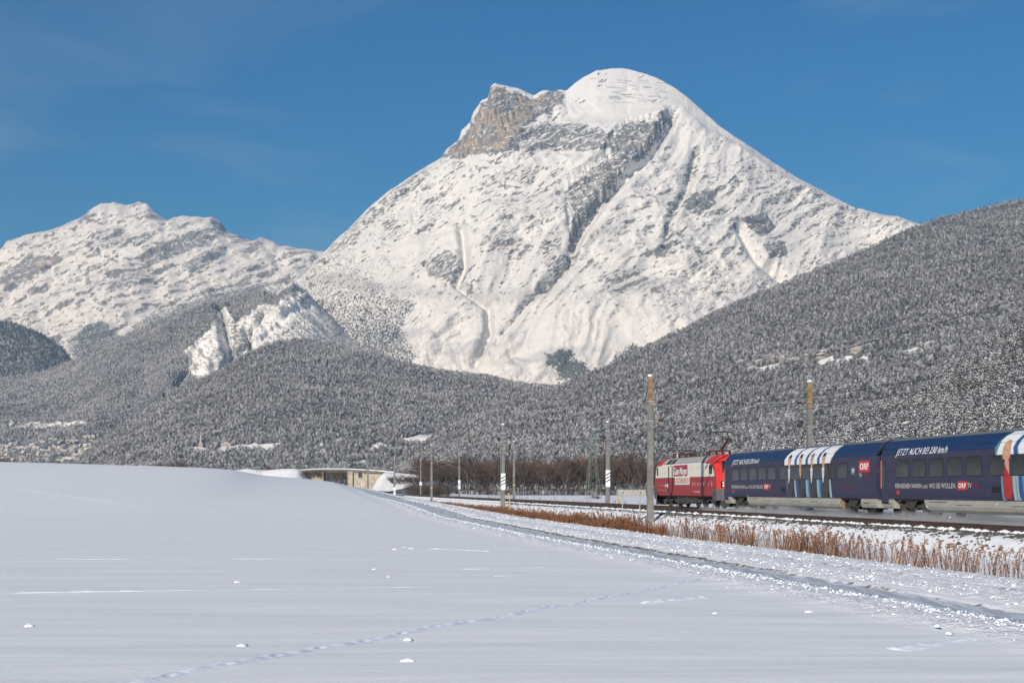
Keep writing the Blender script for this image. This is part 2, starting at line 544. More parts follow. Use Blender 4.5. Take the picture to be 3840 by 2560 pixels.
# ------------------------------------------------------------------ ground sheet
def make_ground():
    rows = np.concatenate([np.linspace(-60, 8, 40)[:-1], 8.0 * np.exp(0.0080 * np.arange(0, 940))])
    c = np.concatenate([
        -np.geomspace(9000, 40, 34), np.linspace(-38, 2, 60), np.linspace(2.4, 5.6, 16), np.arange(5.8, 14.2, 0.085),
        np.arange(14.4, 23.0, 0.35), np.arange(23.0, 25.8, 0.12), np.arange(26.0, 34.0, 0.5), np.linspace(34.3, 37, 8), np.geomspace(38, 9000, 36)])
    A, D0 = np.meshgrid(rows, c, indexing='ij')
    near = 1 - sstep(A, 150, 420)
    w = sstep(D0, 4, 9) * (1 - sstep(D0, 40, 300))
    D = D0 + bend(A) * w + (road_d(np.minimum(A, 228)) - 8.9) * (1 - sstep(np.abs(D0 - 8.9), 2.5, 6.0))
    Z = ground(A, D)
    X = TY * D + TX * A; Y = -TX * D + TY * A
    rd = road_d(np.minimum(A, 228))
    u = D - rd
    Ds = D - bend(A)
    # gentle relief of the field, ploughed lumps beside the lane, drifted snow on the bank
    Z += 0.035 * fbm(X * 0.22, Y * 0.75, 3, 5) * (1 - sstep(A, 300, 600))
    lump = np.exp(-((u + 1.25) / 0.55) ** 2) * 0.9 + np.exp(-((u - 1.6) / 1.0) ** 2) + np.exp(-((u - 3.3) / 0.8) ** 2) * 0.8
    lump = np.clip(lump, 0, 1) * near
    nz = fbm(X * 3.4, Y * 3.4, 5, 5, 0.65)
    Z += lump * (0.05 + 0.12 * nz)
    width = np.interp(A, [10, 40, 90, 160], [0.36, 0.50, 0.85, 1.05])
    lane = 1 - sstep(np.abs(u) / width, 0.82, 1.12)
    Z -= 0.05 * lane
    rut = np.exp(-((u - 2.25) / 0.13) ** 2) * near * (1 - sstep(A, 90, 150))
    Z -= 0.03 * rut
    edge = np.exp(-((u - width * 1.02) / 0.11) ** 2) * near
    edge2 = np.exp(-((u + width * 0.98) / 0.10) ** 2) * near * sstep(A, 40, 70) * 0.55
    Z += 0.06 * fbm(X * 0.5, Y * 0.5, 8, 4) * sstep(Ds, 13, 15) * (1 - sstep(Ds, 24, 25)) * near
    ice = lane * (1 - sstep(A, 228, 260))
    dirt = np.clip(0.66 * edge * (0.65 + 0.35 * sstep(A, 14, 40)) + edge2 + 0.52 * rut, 0, 1)
    ballast = (sstep(Ds, 24.15, 24.7) * (1 - sstep(Ds, 25.1, 25.5)) * 0.42 + sstep(Ds, 25.2, 25.6) * (1 - sstep(Ds, 28.0, 28.4)) * 0.25
               + sstep(Ds, 28.2, 28.6) * (1 - sstep(Ds, 29.5, 30.0)) * 0.35 + sstep(Ds, 29.8, 30.1) * (1 - sstep(Ds, 32.4, 33)) * 0.5
               + sstep(Ds, 32.8, 33.2) * (1 - sstep(Ds, 34.0, 34.6)) * 0.4) * near
    rough = np.clip(lump * 1.2 + 0.15 * sstep(Ds, 24, 25), 0, 1)
    P = np.stack([X, Y, Z], -1)
    me = grid_mesh('snow_field', P, [M['ground']], dict(ice=ice, dirt=dirt, ballast=ballast, rough=rough))
    o = link_mesh('snow_field', me)
    tag(o, 'wide snow covered field and valley floor with an icy farm lane', kind='structure')
make_ground()

# ------------------------------------------------------------------ mountains and wooded hills
K = 3840.0 / 2352.0
def kp(*pts): return [(x * K, y * K) for x, y in pts]

class Relief:
    """a mountainside standing at its own distance: columns are bearings, rows climb from foot to crest"""
    def __init__(self, crest, foot_y, crest_y, x0, x1, nu, nv, zfoot=-4.0, q=1.12, jag=6.0, jag_scale=0.02, seed=1):
        bx = np.linspace(x0, x1, nu)
        cx = np.array([c[0] for c in crest], float); cy = np.array([c[1] for c in crest], float)
        line = np.interp(bx, cx, cy)
        kw = max(9, nu // 14) | 1
        ker = np.hanning(kw + 2)[1:-1]; ker /= ker.sum()
        calm = np.convolve(np.pad(line, kw // 2, mode='edge'), ker, mode='valid')
        sharp = line - jag * fbm(bx * jag_scale, bx * 0 + 3.3, seed, 6, 0.6)
        tt = np.linspace(0, 1, nv)[:, None] ** 5
        top = calm[None] * (1 - tt) + sharp[None] * tt
        fy = np.interp(bx, [f[0] for f in foot_y], [f[1] for f in foot_y])
        ky = np.interp(bx, [f[0] for f in crest_y], [f[1] for f in crest_y])
        t = np.linspace(0, 1, nv)[:, None]
        Y = fy[None] + (ky - fy)[None] * t
        zc = (HZ - top) / FPX * ky[None]
        Z = zfoot + (zc - zfoot) * t ** q
        X = (bx[None] - 1920.0) / FPX * Y
        self.t = np.broadcast_to(t, Y.shape)
        self.P = np.stack([X, Y, Z], -1)
        self.bx = bx
        self.project()
    def project(self):
        P = self.P
        self.px = 1920 + FPX * P[..., 0] / P[..., 1]
        self.py = HZ - FPX * P[..., 2] / P[..., 1]
    def push(self, d, damp=0.06):
        k = np.clip((1 - self.t) / damp, 0, 1) * np.clip(self.t / 0.03, 0, 1)
        d = d * (0.15 + 0.85 * k)
        self.P[..., 1] -= d * 0.93
        self.P[..., 2] += d * 0.36
    def mask(self, polys, soft=3, warp=10.0, seed=9):
        """union of (polygon, value) patches with ragged edges"""
        wx = warp * fbm(self.px * 0.03, self.py * 0.03, seed, 5, 0.65); wy = warp * fbm(self.px * 0.03 + 40, self.py * 0.03, seed + 1, 5, 0.65)
        out = np.zeros(self.px.shape)
        for poly, v in polys:
            m = in_poly(self.px + wx * K, self.py + wy * K, poly) * v
            out = np.where(np.abs(m) > np.abs(out), m, out)
        return blur(out, soft)
    def steepness(self, n):
        """how much steeper the surface is than its surroundings"""
        du = np.gradient(self.P, axis=1); dv = np.gradient(self.P, axis=0)
        nn = np.cross(du, dv); nn /= np.linalg.norm(nn, axis=-1, keepdims=True) + 1e-9
        z = np.abs(nn[..., 2])
        return blur(z, n) - z, nn
    def back(self):
        """rows behind the crest so the mountain is closed from behind"""
        last = self.P[-1]
        rows = []
        for dy, f in ((0.03, 0.93), (0.12, 0.6), (0.25, -0.01)):
            r = last.copy(); r[:, 1] = r[:, 1] * (1 + dy); r[:, 0] = r[:, 0] * (1 + dy); r[:, 2] = r[:, 2] * f
            rows.append(r)
        return np.concatenate([self.P, np.array(rows)], 0)
    def build(self, name, mats, label, attrs, kind='structure'):
        P = self.back()
        pad = lambda a: np.concatenate([a, np.repeat(a[-1:], 3, 0)], 0)
        o = link_mesh(name, grid_mesh(name, P, mats, {k: pad(a) for k, a in attrs.items()}))
        tag(o, label, kind=kind)
        return o
    def at(self, i, j):
        """points at fractional grid rows i and columns j"""
        i0 = np.clip(i.astype(int), 0, self.P.shape[0] - 2); j0 = np.clip(j.astype(int), 0, self.P.shape[1] - 2)
        a = (i - i0)[:, None]; b = (j - j0)[:, None]
        P = self.P
        return (P[i0, j0] * (1 - a) * (1 - b) + P[i0 + 1, j0] * a * (1 - b) + P[i0, j0 + 1] * (1 - a) * b + P[i0 + 1, j0 + 1] * a * b)
    def sample(self, arr, i, j):
        return arr[np.clip(np.rint(i).astype(int), 0, arr.shape[0] - 1), np.clip(np.rint(j).astype(int), 0, arr.shape[1] - 1)]
    def locate(self, x, y):
        """surface point seen at photograph pixel (x, y), nearest first"""
        d = (self.px - x) ** 2 + (self.py - y) ** 2
        i, j = np.unravel_index(np.argmin(d), d.shape)
        return Vector(self.P[i, j])

# --- the great peak in the middle
crest_main = kp((180, 1000), (330, 900), (430, 845), (520, 790), (590, 735), (660, 670), (700, 630), (745, 582), (770, 555), (800, 528), (830, 497), (860, 470), (900, 438),
                (940, 412), (985, 382), (1012, 367), (1022, 352), (1035, 338), (1052, 325), (1060, 300), (1080, 283), (1086, 262), (1106, 234), (1120, 230),
                (1128, 200), (1136, 194), (1160, 201), (1195, 207), (1226, 221), (1240, 212), (1250, 208), (1272, 211), (1290, 207), (1300, 210), (1320, 192),
                (1345, 175), (1370, 163), (1400, 158), (1430, 158), (1470, 167), (1510, 180), (1545, 200), (1580, 225), (1615, 258), (1650, 290),
                (1700, 325), (1760, 365), (1830, 410), (1900, 448), (1960, 478), (2020, 494), (2060, 500), (2110, 517), (2200, 560), (2352, 640), (2500, 700))
main = Relief(crest_main, [(300, 5900), (2300, 5600), (4100, 5600)], [(300, 6700), (1200, 7000), (2350, 7500), (4100, 7100)], 290, 3900, 1010, 430, zfoot=60, q=1.05, jag=5, seed=21)
X, Z = main.P[..., 0], main.P[..., 2]
ca, sa = math.cos(0.62), math.sin(0.62)
U = X * ca + Z * sa; V = -X * sa + Z * ca          # strata climb to the right
wv = 260 * fbm(X / 900, Z / 900, 60, 4)
big = fbm((U + wv) / 1000, (V + wv) / 420, 61, 4, 0.5, True)
mid = fbm((U + 0.3 * wv) / 300, V / 120, 62, 6, 0.58, True)
rib = fbm((X + 0.45 * Z + 0.4 * wv) / 190, (Z - 0.3 * X) / 520, 67, 6, 0.6, True)
knob = fbm(X / 110, Z / 80, 63, 6, 0.62)
def strata(v, period, seed):
    """tilted rock bands: gentle ledge, steep step"""
    q = v / period + 1.5 * fbm(U / 480, V / 300, seed, 4) 
    f = q - np.floor(q)
    return np.where(f < 0.72, f / 0.72, (1 - f) / 0.28) * (0.35 + 0.65 * sstep(fbm(U / 330, V / 240, seed + 1, 4), -0.25, 0.35))
dome = main.mask([(kp((1300, 200), (1345, 160), (1400, 145), (1480, 155), (1560, 205), (1640, 280), (1700, 330), (1640, 320), (1590, 285), (1545, 262), (1500, 265), (1450, 280), (1410, 300), (1330, 285), (1290, 240)), 1.0)], 50, 26)
cliff = main.mask([(kp((1106, 236), (1120, 228), (1130, 196), (1150, 203), (1180, 213), (1232, 228), (1300, 210), (1290, 240), (1240, 262), (1212, 292), (1186, 325), (1195, 345), (1150, 352), (1100, 356), (1040, 366), (1012, 362), (1040, 335), (1062, 315), (1085, 285)), 1.0),
                   (kp((1398, 335), (1415, 305), (1445, 278), (1500, 280), (1530, 268), (1552, 250), (1548, 275), (1528, 312), (1490, 352), (1440, 362), (1430, 400), (1412, 440), (1372, 478), (1335, 520), (1305, 580), (1295, 440), (1335, 405), (1385, 368)), 1.0)], 4, 12)
calm = 1 - 0.72 * dome
pillars = fbm(X / 60 + 0.3 * Z / 60, Z / 420, 68, 5, 0.6, True)
act = 0.25 + 0.75 * sstep(fbm((U + wv) / 520, (V + wv) / 300, 69, 4, 0.55), -0.28, 0.30)
main.push((95 * big + (26 * mid + 22 * rib + 9 * knob + 20 * strata(V + 0.2 * wv, 125, 80) + 8 * strata(V + 0.1 * wv, 47, 84)) * act) * calm * (1 - .5 * cliff) + cliff * (34 * pillars + 14 * strata(V, 60, 86)))
# deep couloirs and snow gullies
def groove(rel, pts, width, depth):
    """carve a valley along a line given in photograph pixels"""
    best = np.full(rel.px.shape, 1e9)
    for (x0, y0), (x1, y1) in zip(pts[:-1], pts[1:]):
        dx, dy = x1 - x0, y1 - y0
        t = np.clip(((rel.px - x0) * dx + (rel.py - y0) * dy) / (dx * dx + dy * dy), 0, 1)
        best = np.minimum(best, np.hypot(rel.px - x0 - t * dx, rel.py - y0 - t * dy))
    w = np.exp(-(best / width) ** 2)
    rel.push(-depth * w)
    return w
main.project()
g1 = groove(main, kp((1545, 265), (1500, 340), (1440, 390), (1385, 450), (1335, 520), (1310, 590), (1255, 650)), 22, 105)
g2 = groove(main, kp((1600, 350), (1580, 430), (1540, 500), (1530, 560)), 16, 45)
g3 = groove(main, kp((1060, 520), (1068, 600), (1050, 650), (1120, 700), (1125, 760), (1090, 830)), 16, 60)
g4 = groove(main, kp((1700, 520), (1740, 590), (1800, 640)), 18, 60)
g5 = groove(main, kp((1250, 650), (1190, 720), (1140, 780)), 14, 40)
main.project()
rock_polys = [
    (kp((1106, 236), (1120, 228), (1130, 196), (1150, 203), (1180, 213), (1232, 228), (1240, 262), (1212, 292), (1186, 325), (1195, 345), (1150, 352), (1100, 356), (1040, 366), (1012, 362), (1040, 335), (1062, 315), (1085, 285)), 0.92),
    (kp((1236, 222), (1262, 207), (1300, 210), (1292, 236), (1270, 252), (1240, 268), (1222, 250)), 0.90),
    (kp((1180, 318), (1235, 290), (1270, 282), (1330, 285), (1380, 292), (1420, 318), (1395, 345), (1330, 350), (1260, 345), (1190, 350)), 0.74),
    (kp((1398, 335), (1415, 305), (1445, 278), (1500, 280), (1530, 268), (1552, 250), (1548, 275), (1528, 312), (1490, 352), (1478, 372), (1440, 368), (1408, 362)), 0.84),
    (kp((1295, 440), (1335, 405), (1385, 368), (1420, 355), (1445, 362), (1430, 400), (1412, 440), (1372, 478), (1335, 520), (1318, 490)), 0.76),
    (kp((1315, 490), (1342, 500), (1320, 560), (1302, 582)), 0.95),
    (kp((1560, 475), (1595, 440), (1650, 432), (1645, 470), (1600, 500)), 0.90),
    (kp((1700, 500), (1760, 488), (1785, 525), (1745, 545)), 0.95),
    (kp((1752, 560), (1800, 552), (1812, 588), (1768, 595)), 0.95),
    (kp((1605, 500), (1640, 510), (1615, 525)), 0.85),
    (kp((1480, 572), (1540, 555), (1552, 570), (1525, 592), (1485, 592)), 0.85),
    (kp((960, 600), (1055, 565), (1072, 615), (1040, 655), (985, 635)), 0.74),
    (kp((1100, 540), (1180, 525), (1235, 575), (1170, 600)), 0.62),
    (kp((1240, 560), (1290, 540), (1300, 600), (1250, 620)), 0.62),
    (kp((745, 585), (830, 495), (910, 430), (1000, 375), (960, 430), (860, 510), (800, 570)), 0.62),
    (kp((1100, 405), (1200, 380), (1300, 360), (1290, 430), (1180, 470), (1090, 470)), 0.48),
    (kp((1560, 380), (1720, 360), (1900, 450), (2000, 500), (1900, 560), (1720, 480), (1600, 420)), 0.50),
    (kp((1370, 640), (1480, 620), (1500, 660), (1400, 680)), 0.62),
    (kp((1350, 168), (1380, 160), (1405, 168), (1395, 185), (1378, 205), (1350, 190)), 0.74),
    (kp((1320, 225), (1350, 222), (1345, 240), (1315, 240)), 0.7),
]
rock = main.mask(rock_polys, 1, 9)
steep, _n = main.steepness(10)
steep2, _n = main.steepness(60)
lines = sstep(fbm((U + .25 * wv) / 150, (V + .25 * wv) / 58, 64, 6, 0.6), -0.06, 0.34)
patch = sstep(fbm(X / 420, Z / 330, 66, 5, 0.6), -0.15, 0.40)
rock = np.maximum(np.where(rock > .2, rock * 0.60 + 0.15, rock), 0.325 + 0.38 * lines * (0.35 + 0.65 * act) * (0.45 + 0.55 * patch)) + np.clip(0.40 * steep + 0.25 * steep2, -0.12, 0.20)
rock = np.where(rock > 0.6, rock, rock * (1 - dome * 0.55) - 0.10 * dome)
smooth_snow = main.mask([(kp((1000, 520), (1080, 520), (1065, 600), (1010, 560), (930, 585), (900, 570)), 1.0), (kp((1220, 360), (1330, 350), (1400, 345), (1385, 368), (1300, 378), (1220, 385)), 1.0),
                         (kp((1000, 830), (1110, 790), (1180, 810), (1295, 885), (1200, 890), (990, 850)), 1.0), (kp((1540, 265), (1560, 275), (1470, 400), (1350, 545), (1320, 590), (1330, 545), (1440, 410), (1500, 340)), 0.8)], 3, 5)
rock = rock - 0.22 * smooth_snow - 0.16 * np.maximum(g3, g4)
rock += 0.15 * np.maximum(g5, g2) + 0.22 * g1 * (main.py > 760)
low = sstep(main.py, 1080, 1330)
rock = rock * (1 - 0.45 * low)
warm = main.mask([(kp((1106, 236), (1130, 196), (1180, 213), (1236, 228), (1212, 292), (1150, 345), (1020, 366), (1085, 285)), 0.52), (kp((1235, 222), (1300, 208), (1280, 255), (1225, 260)), 0.5),
                  (kp((1460, 330), (1530, 268), (1500, 345), (1475, 372)), 0.55), (kp((1365, 400), (1440, 365), (1410, 430), (1370, 465)), 0.5)], 5, 14)
wood = main.mask([(kp((640, 700), (760, 560), (860, 640), (960, 700), (930, 740), (900, 810), (850, 830), (700, 800)), 0.40), (kp((1245, 815), (1300, 800), (1360, 850), (1330, 880), (1280, 870)), 0.66),
                  (kp((1380, 850), (1440, 790), (1490, 800), (1420, 850)), 0.66), (kp((1600, 720), (1700, 680), (1800, 640), (1760, 620), (1650, 670)), 0.42), (kp((840, 780), (930, 760), (960, 820), (930, 850), (840, 860)), 0.34),
                  (kp((745, 590), (780, 560), (900, 590), (860, 640), (760, 660)), 0.30), (kp((1700, 470), (2060, 500), (2110, 540), (1900, 600), (1800, 560)), 0.22)], 6, 22)
wood = wood + 0.17 * low + 0.10 * sstep(main.py, 950, 1200) * (main.px < 1750)
main.build('snowy_peak', [M['mountain']], 'great snow covered peak with a bare tan rock face left of its white dome', dict(rock=rock, warm=warm, wood=wood))

# rows of avalanche barriers under the summit
ab = MB()
for k in range(11):
    for q in range(5):
        if rng.random() < .28: continue
        x0 = 2262 + q * 46 + rng.uniform(-14, 14) + k * 4; x1 = x0 + rng.uniform(22, 44); y_ = 302 + k * 8.5 + rng.uniform(-2, 2)
        a, b = main.locate(x0, y_), main.locate(x1, y_ + 2)
        ab.add([(a.x, a.y - 3, a.z - 2), (b.x, b.y - 3, b.z - 2), (b.x, b.y - 5, b.z + 3.2), (a.x, a.y - 5, a.z + 3.2), (a.x, a.y - 2, a.z - 2), (b.x, b.y - 2, b.z - 2), (b.x, b.y - 4.2, b.z + 3.2), (a.x, a.y - 4.2, a.z + 3.2)],
               [(0, 1, 2, 3), (4, 7, 6, 5), (2, 6, 7, 3), (0, 3, 7, 4), (1, 5, 6, 2)])
tag(ab.build('avalanche_barriers', M['barrier']), 'faint rows of snowed-in barriers under the white summit', kind='stuff')

# --- the lower range further back on the left, running on out of the picture
crest_left = [(-6000, 900), (-4800, 700), (-3900, 1000), (-3000, 760), (-2200, 960), (-1500, 800), (-900, 1060), (-400, 1000), (-120, 1010)] + kp((0, 592), (14, 555), (60, 540), (110, 530), (160, 515), (195, 497), (205, 485), (235, 470), (262, 467), (290, 472), (320, 466), (338, 470),
        (360, 490), (386, 511), (400, 502), (420, 498), (460, 502), (490, 501), (510, 515), (520, 532), (560, 548), (580, 556), (600, 547), (640, 565), (680, 572), (720, 576), (745, 582), (800, 610), (900, 700))
left = Relief(crest_left, [(-6000, 8200), (1500, 7600)], [(-6000, 10500), (0, 10800), (1500, 10300)], -5000, 1450, 780, 225, zfoot=80, q=1.08, jag=11, seed=31)
X, Z = left.P[..., 0], left.P[..., 2]
U = X * math.cos(0.5) + Z * math.sin(0.5); V = -X * math.sin(0.5) + Z * math.cos(0.5)
wv = 300 * fbm(X / 1100, Z / 1100, 70, 4)
left.push(90 * fbm((U + wv) / 1100, (V + wv) / 420, 71, 4, 0.5, True) + 55 * fbm((X + 0.5 * Z + 0.4 * wv) / 260, (Z - 0.3 * X) / 700, 76, 6, 0.6, True) + 24 * strata(V + .2 * wv, 150, 88) + 12 * strata(V, 62, 90) + 26 * fbm(U / 330, V / 110, 72, 5, 0.55, True) + 9 * fbm(X / 160, Z / 110, 73, 5, 0.6))
left.project()
rock = left.mask([(kp((0, 625), (70, 590), (130, 582), (155, 590), (120, 615), (60, 645), (0, 685)), 0.85), (kp((320, 600), (370, 560), (430, 530), (500, 520), (470, 560), (400, 590), (330, 620)), 0.90),
                  (kp((430, 615), (490, 575), (520, 580), (470, 620), (430, 640)), 0.88), (kp((250, 650), (330, 610), (380, 620), (300, 660), (240, 680)), 0.75), (kp((570, 560), (600, 550), (600, 570), (570, 590)), 0.85),
                  (kp((200, 530), (280, 520), (330, 560), (220, 580)), 0.68), (kp((480, 500), (515, 515), (520, 535), (480, 520)), 0.88), (kp((190, 500), (210, 482), (215, 500), (190, 515)), 0.8)], 1, 8)
steep, _n = left.steepness(8)
steep2, _n = left.steepness(40)
rock = np.maximum(np.where(rock > .2, rock * 0.60 + 0.16, rock), 0.32 + 0.30 * sstep(fbm((U + .25 * wv) / 210, (V + .25 * wv) / 70, 74, 6, 0.6), -0.06, 0.36) + 0.10 * sstep(fbm(X / 500, Z / 350, 75, 4), -0.1, 0.4)) + np.clip(0.55 * steep + 0.35 * steep2, -0.16, 0.26)
warm = left.mask([(kp((50, 600), (150, 580), (100, 625)), 0.6)], 4, 8)
wood = left.mask([(kp((150, 790), (200, 740), (260, 735), (280, 780), (200, 810), (170, 830)), 0.7), (kp((300, 740), (480, 670), (640, 640), (700, 640), (640, 700), (400, 780), (280, 800)), 0.62)], 5, 14)
wood = np.maximum(wood, 0.55 * sstep(left.py, 1100, 1500) * (left.px < -60))
left.build('distant_snowy_range', [M['mountain']], 'lower jagged snowy range behind on the left', dict(rock=rock, warm=warm, wood=wood))

# --- wooded slopes
def hill(name, label, rel, disp, clear, rock=None):
    rel.push(disp); rel.project()
    cl = rel.mask(clear, 2, 14) if clear else np.zeros(rel.px.shape)
    rk = rock if rock is not None else np.zeros(rel.px.shape)
    o = rel.build(name, [M['floor']], label, dict(clear=cl, rock=rk))
    rel.clear = cl
    return o

far_side = Relief([(-5600, 1240), (-4500, 1420), (-3400, 1260), (-2300, 1450), (-1400, 1380), (-500, 1440), (-300, 1436)], [(-5600, 5600), (-300, 4800)], [(-5600, 6900), (-300, 6600)], -4600, -420, 260, 90, zfoot=-6, q=1.0, jag=9, seed=40)
X, Y = far_side.P[..., 0], far_side.P[..., 1]
ridge = Relief([(-500, 1440), (-60, 1430), (0, 1425), (150, 1395), (270, 1352)] + kp((200, 805), (300, 765), (400, 725), (500, 690), (580, 672), (640, 652), (672, 648), (700, 668), (740, 708), (790, 762), (850, 822), (930, 885), (1010, 940)),
               [(-500, 4800), (0, 4700), (1600, 4900)], [(-500, 6600), (0, 6600), (1220, 6400), (1640, 6000)], -440, 1630, 640, 280, zfoot=-6, q=1.0, jag=9, seed=41)
X, Y, Z = ridge.P[..., 0], ridge.P[..., 1], ridge.P[..., 2]
scar = ridge.mask([(kp((425, 800), (470, 770), (500, 715), (520, 700), (540, 740), (600, 700), (640, 700), (700, 655), (740, 640), (720, 700), (660, 740), (600, 790), (560, 830), (480, 870), (440, 865), (430, 830)), 1.0)], 4, 22)
strata_r = (lambda q: np.where((q % 1) < .7, (q % 1) / .7, (1 - q % 1) / .3))((-X * .4 + Z) / 70 + 1.6 * fbm(X / 220, Z / 160, 46, 4))
d = 70 * fbm(X / 520, Y / 420, 42, 4, 0.5, True) + 20 * fbm(X / 130, Y / 110, 43, 4)
d = d + scar * (34 * strata_r + 42 * fbm(X / 130, Z / 160, 44, 5, 0.6, True))
ridge.push(d); ridge.project()
for pts, w, dep in ((kp((500, 700), (515, 770), (530, 830), (490, 880)), 15, 110), (kp((560, 760), (575, 800), (540, 850)), 10, 60), (kp((600, 720), (560, 790), (530, 850)), 10, 50),
                    (kp((436, 815), (428, 850), (405, 885)), 13, 46), (kp((378, 905), (345, 945)), 12, 44), (kp((305, 972), (262, 1000)), 10, 34), (kp((0, 860), (90, 855), (165, 830)), 26, 60)):
    groove(ridge, pts, w, dep)
ridge.project()
clear = [(kp((600, 660), (700, 618), (750, 596), (820, 650), (900, 760), (1010, 850), (1010, 880), (880, 830), (760, 790), (660, 790), (560, 835), (600, 790), (660, 740), (640, 690)), 0.57),
         (kp((425, 800), (470, 770), (500, 715), (520, 700), (540, 740), (600, 700), (640, 700), (700, 655), (740, 640), (720, 700), (660, 740), (600, 790), (560, 830), (480, 870), (440, 865), (430, 830)), 1.0),
         ([(30, 1590), (330, 1575), (330, 1600), (30, 1612)], 0.62), ([(120, 1580), (150, 1578), (128, 1592)], 1.0),
         ([(110, 1655), (165, 1638), (160, 1660)], 0.62), ([(140, 1676), (365, 1668), (365, 1690), (135, 1700)], 0.62), ([(0, 1660), (110, 1668), (120, 1690), (0, 1690)], 0.62), ([(190, 1715), (400, 1700), (390, 1722), (200, 1735)], 0.62), ([(240, 1650), (360, 1640), (360, 1655), (240, 1665)], 0.62)]
rockr = 0.36 + 0.10 * scar + 0.28 * scar * sstep(fbm(X / 90, Z / 130, 45, 4), -0.1, 0.5)
hill('wooded_slope', 'snow dusted wooded slope below the left range with a white landslide scar', ridge, np.zeros(X.shape), clear, rockr)

X, Y = far_side.P[..., 0], far_side.P[..., 1]
hill('far_valley_side', 'wooded valley side running on to the left', far_side, 60 * fbm(X / 520, Y / 420, 47, 4, 0.5, True), [])

spur = Relief([(-560, 1120), (-300, 1150), (-60, 1193), (0, 1206), (60, 1213), (130, 1241), (200, 1281), (238, 1305), (264, 1345), (285, 1400), (310, 1450), (380, 1600)], [(-560, 7000), (400, 7000)], [(-560, 7500), (400, 7300)], -540, 370, 220, 90, zfoot=200, q=1.0, jag=7, seed=48)
X, Y = spur.P[..., 0], spur.P[..., 1]
hill('dark_wooded_spur', 'dark wooded spur below the left range at the left edge', spur, 50 * fbm(X / 300, Y / 260, 49, 4, 0.5, True), [])

fore = Relief([(-200, 2000), (120, 1860), (300, 1745), (380, 1660), (430, 1625), (490, 1585), (560, 1535), (650, 1478), (715, 1440), (780, 1422), (860, 1378), (915, 1340), (1000, 1300), (1045, 1286), (1143, 1274), (1240, 1290), (1390, 1323), (1470, 1350), (1550, 1376), (1640, 1392), (1800, 1412),
               (1960, 1446), (2105, 1452), (2200, 1480), (2500, 1560), (2900, 1700)], [(0, 2900), (3000, 3100)], [(0, 4300), (1143, 4700), (2100, 4500), (3000, 4300)], 100, 2700, 420, 220, zfoot=-4, q=1.06, jag=6, seed=51)
X, Y = fore.P[..., 0], fore.P[..., 1]
clear_f = [([(690, 1690), (740, 1672), (790, 1682), (870, 1672), (900, 1678), (870, 1694), (760, 1700)], 1.0), ([(830, 1675), (960, 1662), (1055, 1664), (1020, 1682), (990, 1694), (930, 1684)], 1.0),
           ([(1370, 1697), (1390, 1668), (1420, 1660), (1470, 1662), (1440, 1676), (1390, 1690)], 1.0), ([(1490, 1652), (1560, 1630), (1620, 1632), (1700, 1618), (1690, 1634), (1620, 1652), (1560, 1660)], 1.0),
           ([(1180, 1660), (1220, 1650), (1225, 1700), (1240, 1725), (1210, 1715), (1195, 1690)], 0.75), ([(1240, 1655), (1290, 1632), (1300, 1645), (1250, 1670)], 0.8), ([(1340, 1730), (1400, 1720), (1390, 1735), (1340, 1745)], 0.7)]
hill('wooded_foothill', 'dark wooded foothill at the foot of the great peak', fore, 45 * fbm(X / 420, Y / 380, 52, 4, 0.5, True) + 14 * fbm(X / 110, Y / 100, 53, 4), clear_f)

right = Relief([(1300, 1860), (1500, 1745), (1633, 1645), (1790, 1573), (1960, 1498), (2120, 1440), (2245, 1392), (2350, 1343), (2450, 1294), (2612, 1213), (2776, 1132), (2940, 1068), (3100, 1002), (3266, 929), (3430, 855), (3510, 823), (3593, 805), (3756, 765), (3840, 752), (4100, 690), (4600, 640), (5400, 560)],
               [(1300, 2500), (1700, 2100), (3840, 1500), (5400, 1400)], [(1300, 3000), (1700, 3200), (2600, 3900), (3840, 4300), (5400, 4300)], 1330, 5000, 520, 250, zfoot=-4, q=1.10, jag=8, seed=55)
X, Y = right.P[..., 0], right.P[..., 1]
clear_r = [([(2812, 1392), (2850, 1375), (2940, 1366), (2925, 1378), (2860, 1392)], 1.0), ([(3025, 1356), (3080, 1342), (3180, 1336), (3260, 1334), (3270, 1345), (3150, 1352), (3080, 1362)], 1.0), ([(3350, 1324), (3380, 1310), (3500, 1302), (3490, 1318), (3420, 1330)], 1.0),
           ([(2030, 1668), (2060, 1660), (2056, 1680), (2040, 1695)], 0.9), ([(3335, 1620), (3370, 1600), (3420, 1598), (3410, 1630), (3360, 1632)], 1.0), ([(2265, 1520), (2330, 1500), (2300, 1518)], 0.7)]
hill('right_wooded_hill', 'long snow dusted wooded hill rising to the right behind the train', right, 40 * fbm(X / 380, Y / 400, 56, 4, 0.5, True) + 12 * fbm(X / 90, Y / 90, 57, 4), clear_r)

near = Relief([(2700, 1800), (3000, 1650), (3200, 1575), (3400, 1485), (3500, 1440), (3590, 1385), (3660, 1330), (3720, 1280), (3790, 1225), (3840, 1190), (4100, 1060), (4600, 900)],
              [(2700, 1150), (3840, 900), (4600, 850)], [(2700, 1400), (3300, 1650), (3840, 1750), (4600, 1750)], 2720, 4500, 220, 120, zfoot=-4, q=1.05, jag=6, seed=58)
X, Y = near.P[..., 0], near.P[..., 1]
hill('near_wooded_spur', 'nearest wooded spur with larger pines above the second coach', near, 14 * fbm(X / 160, Y / 160, 59, 4), [([(3335, 1625), (3370, 1600), (3420, 1598), (3410, 1632), (3360, 1634)], 1.0)])

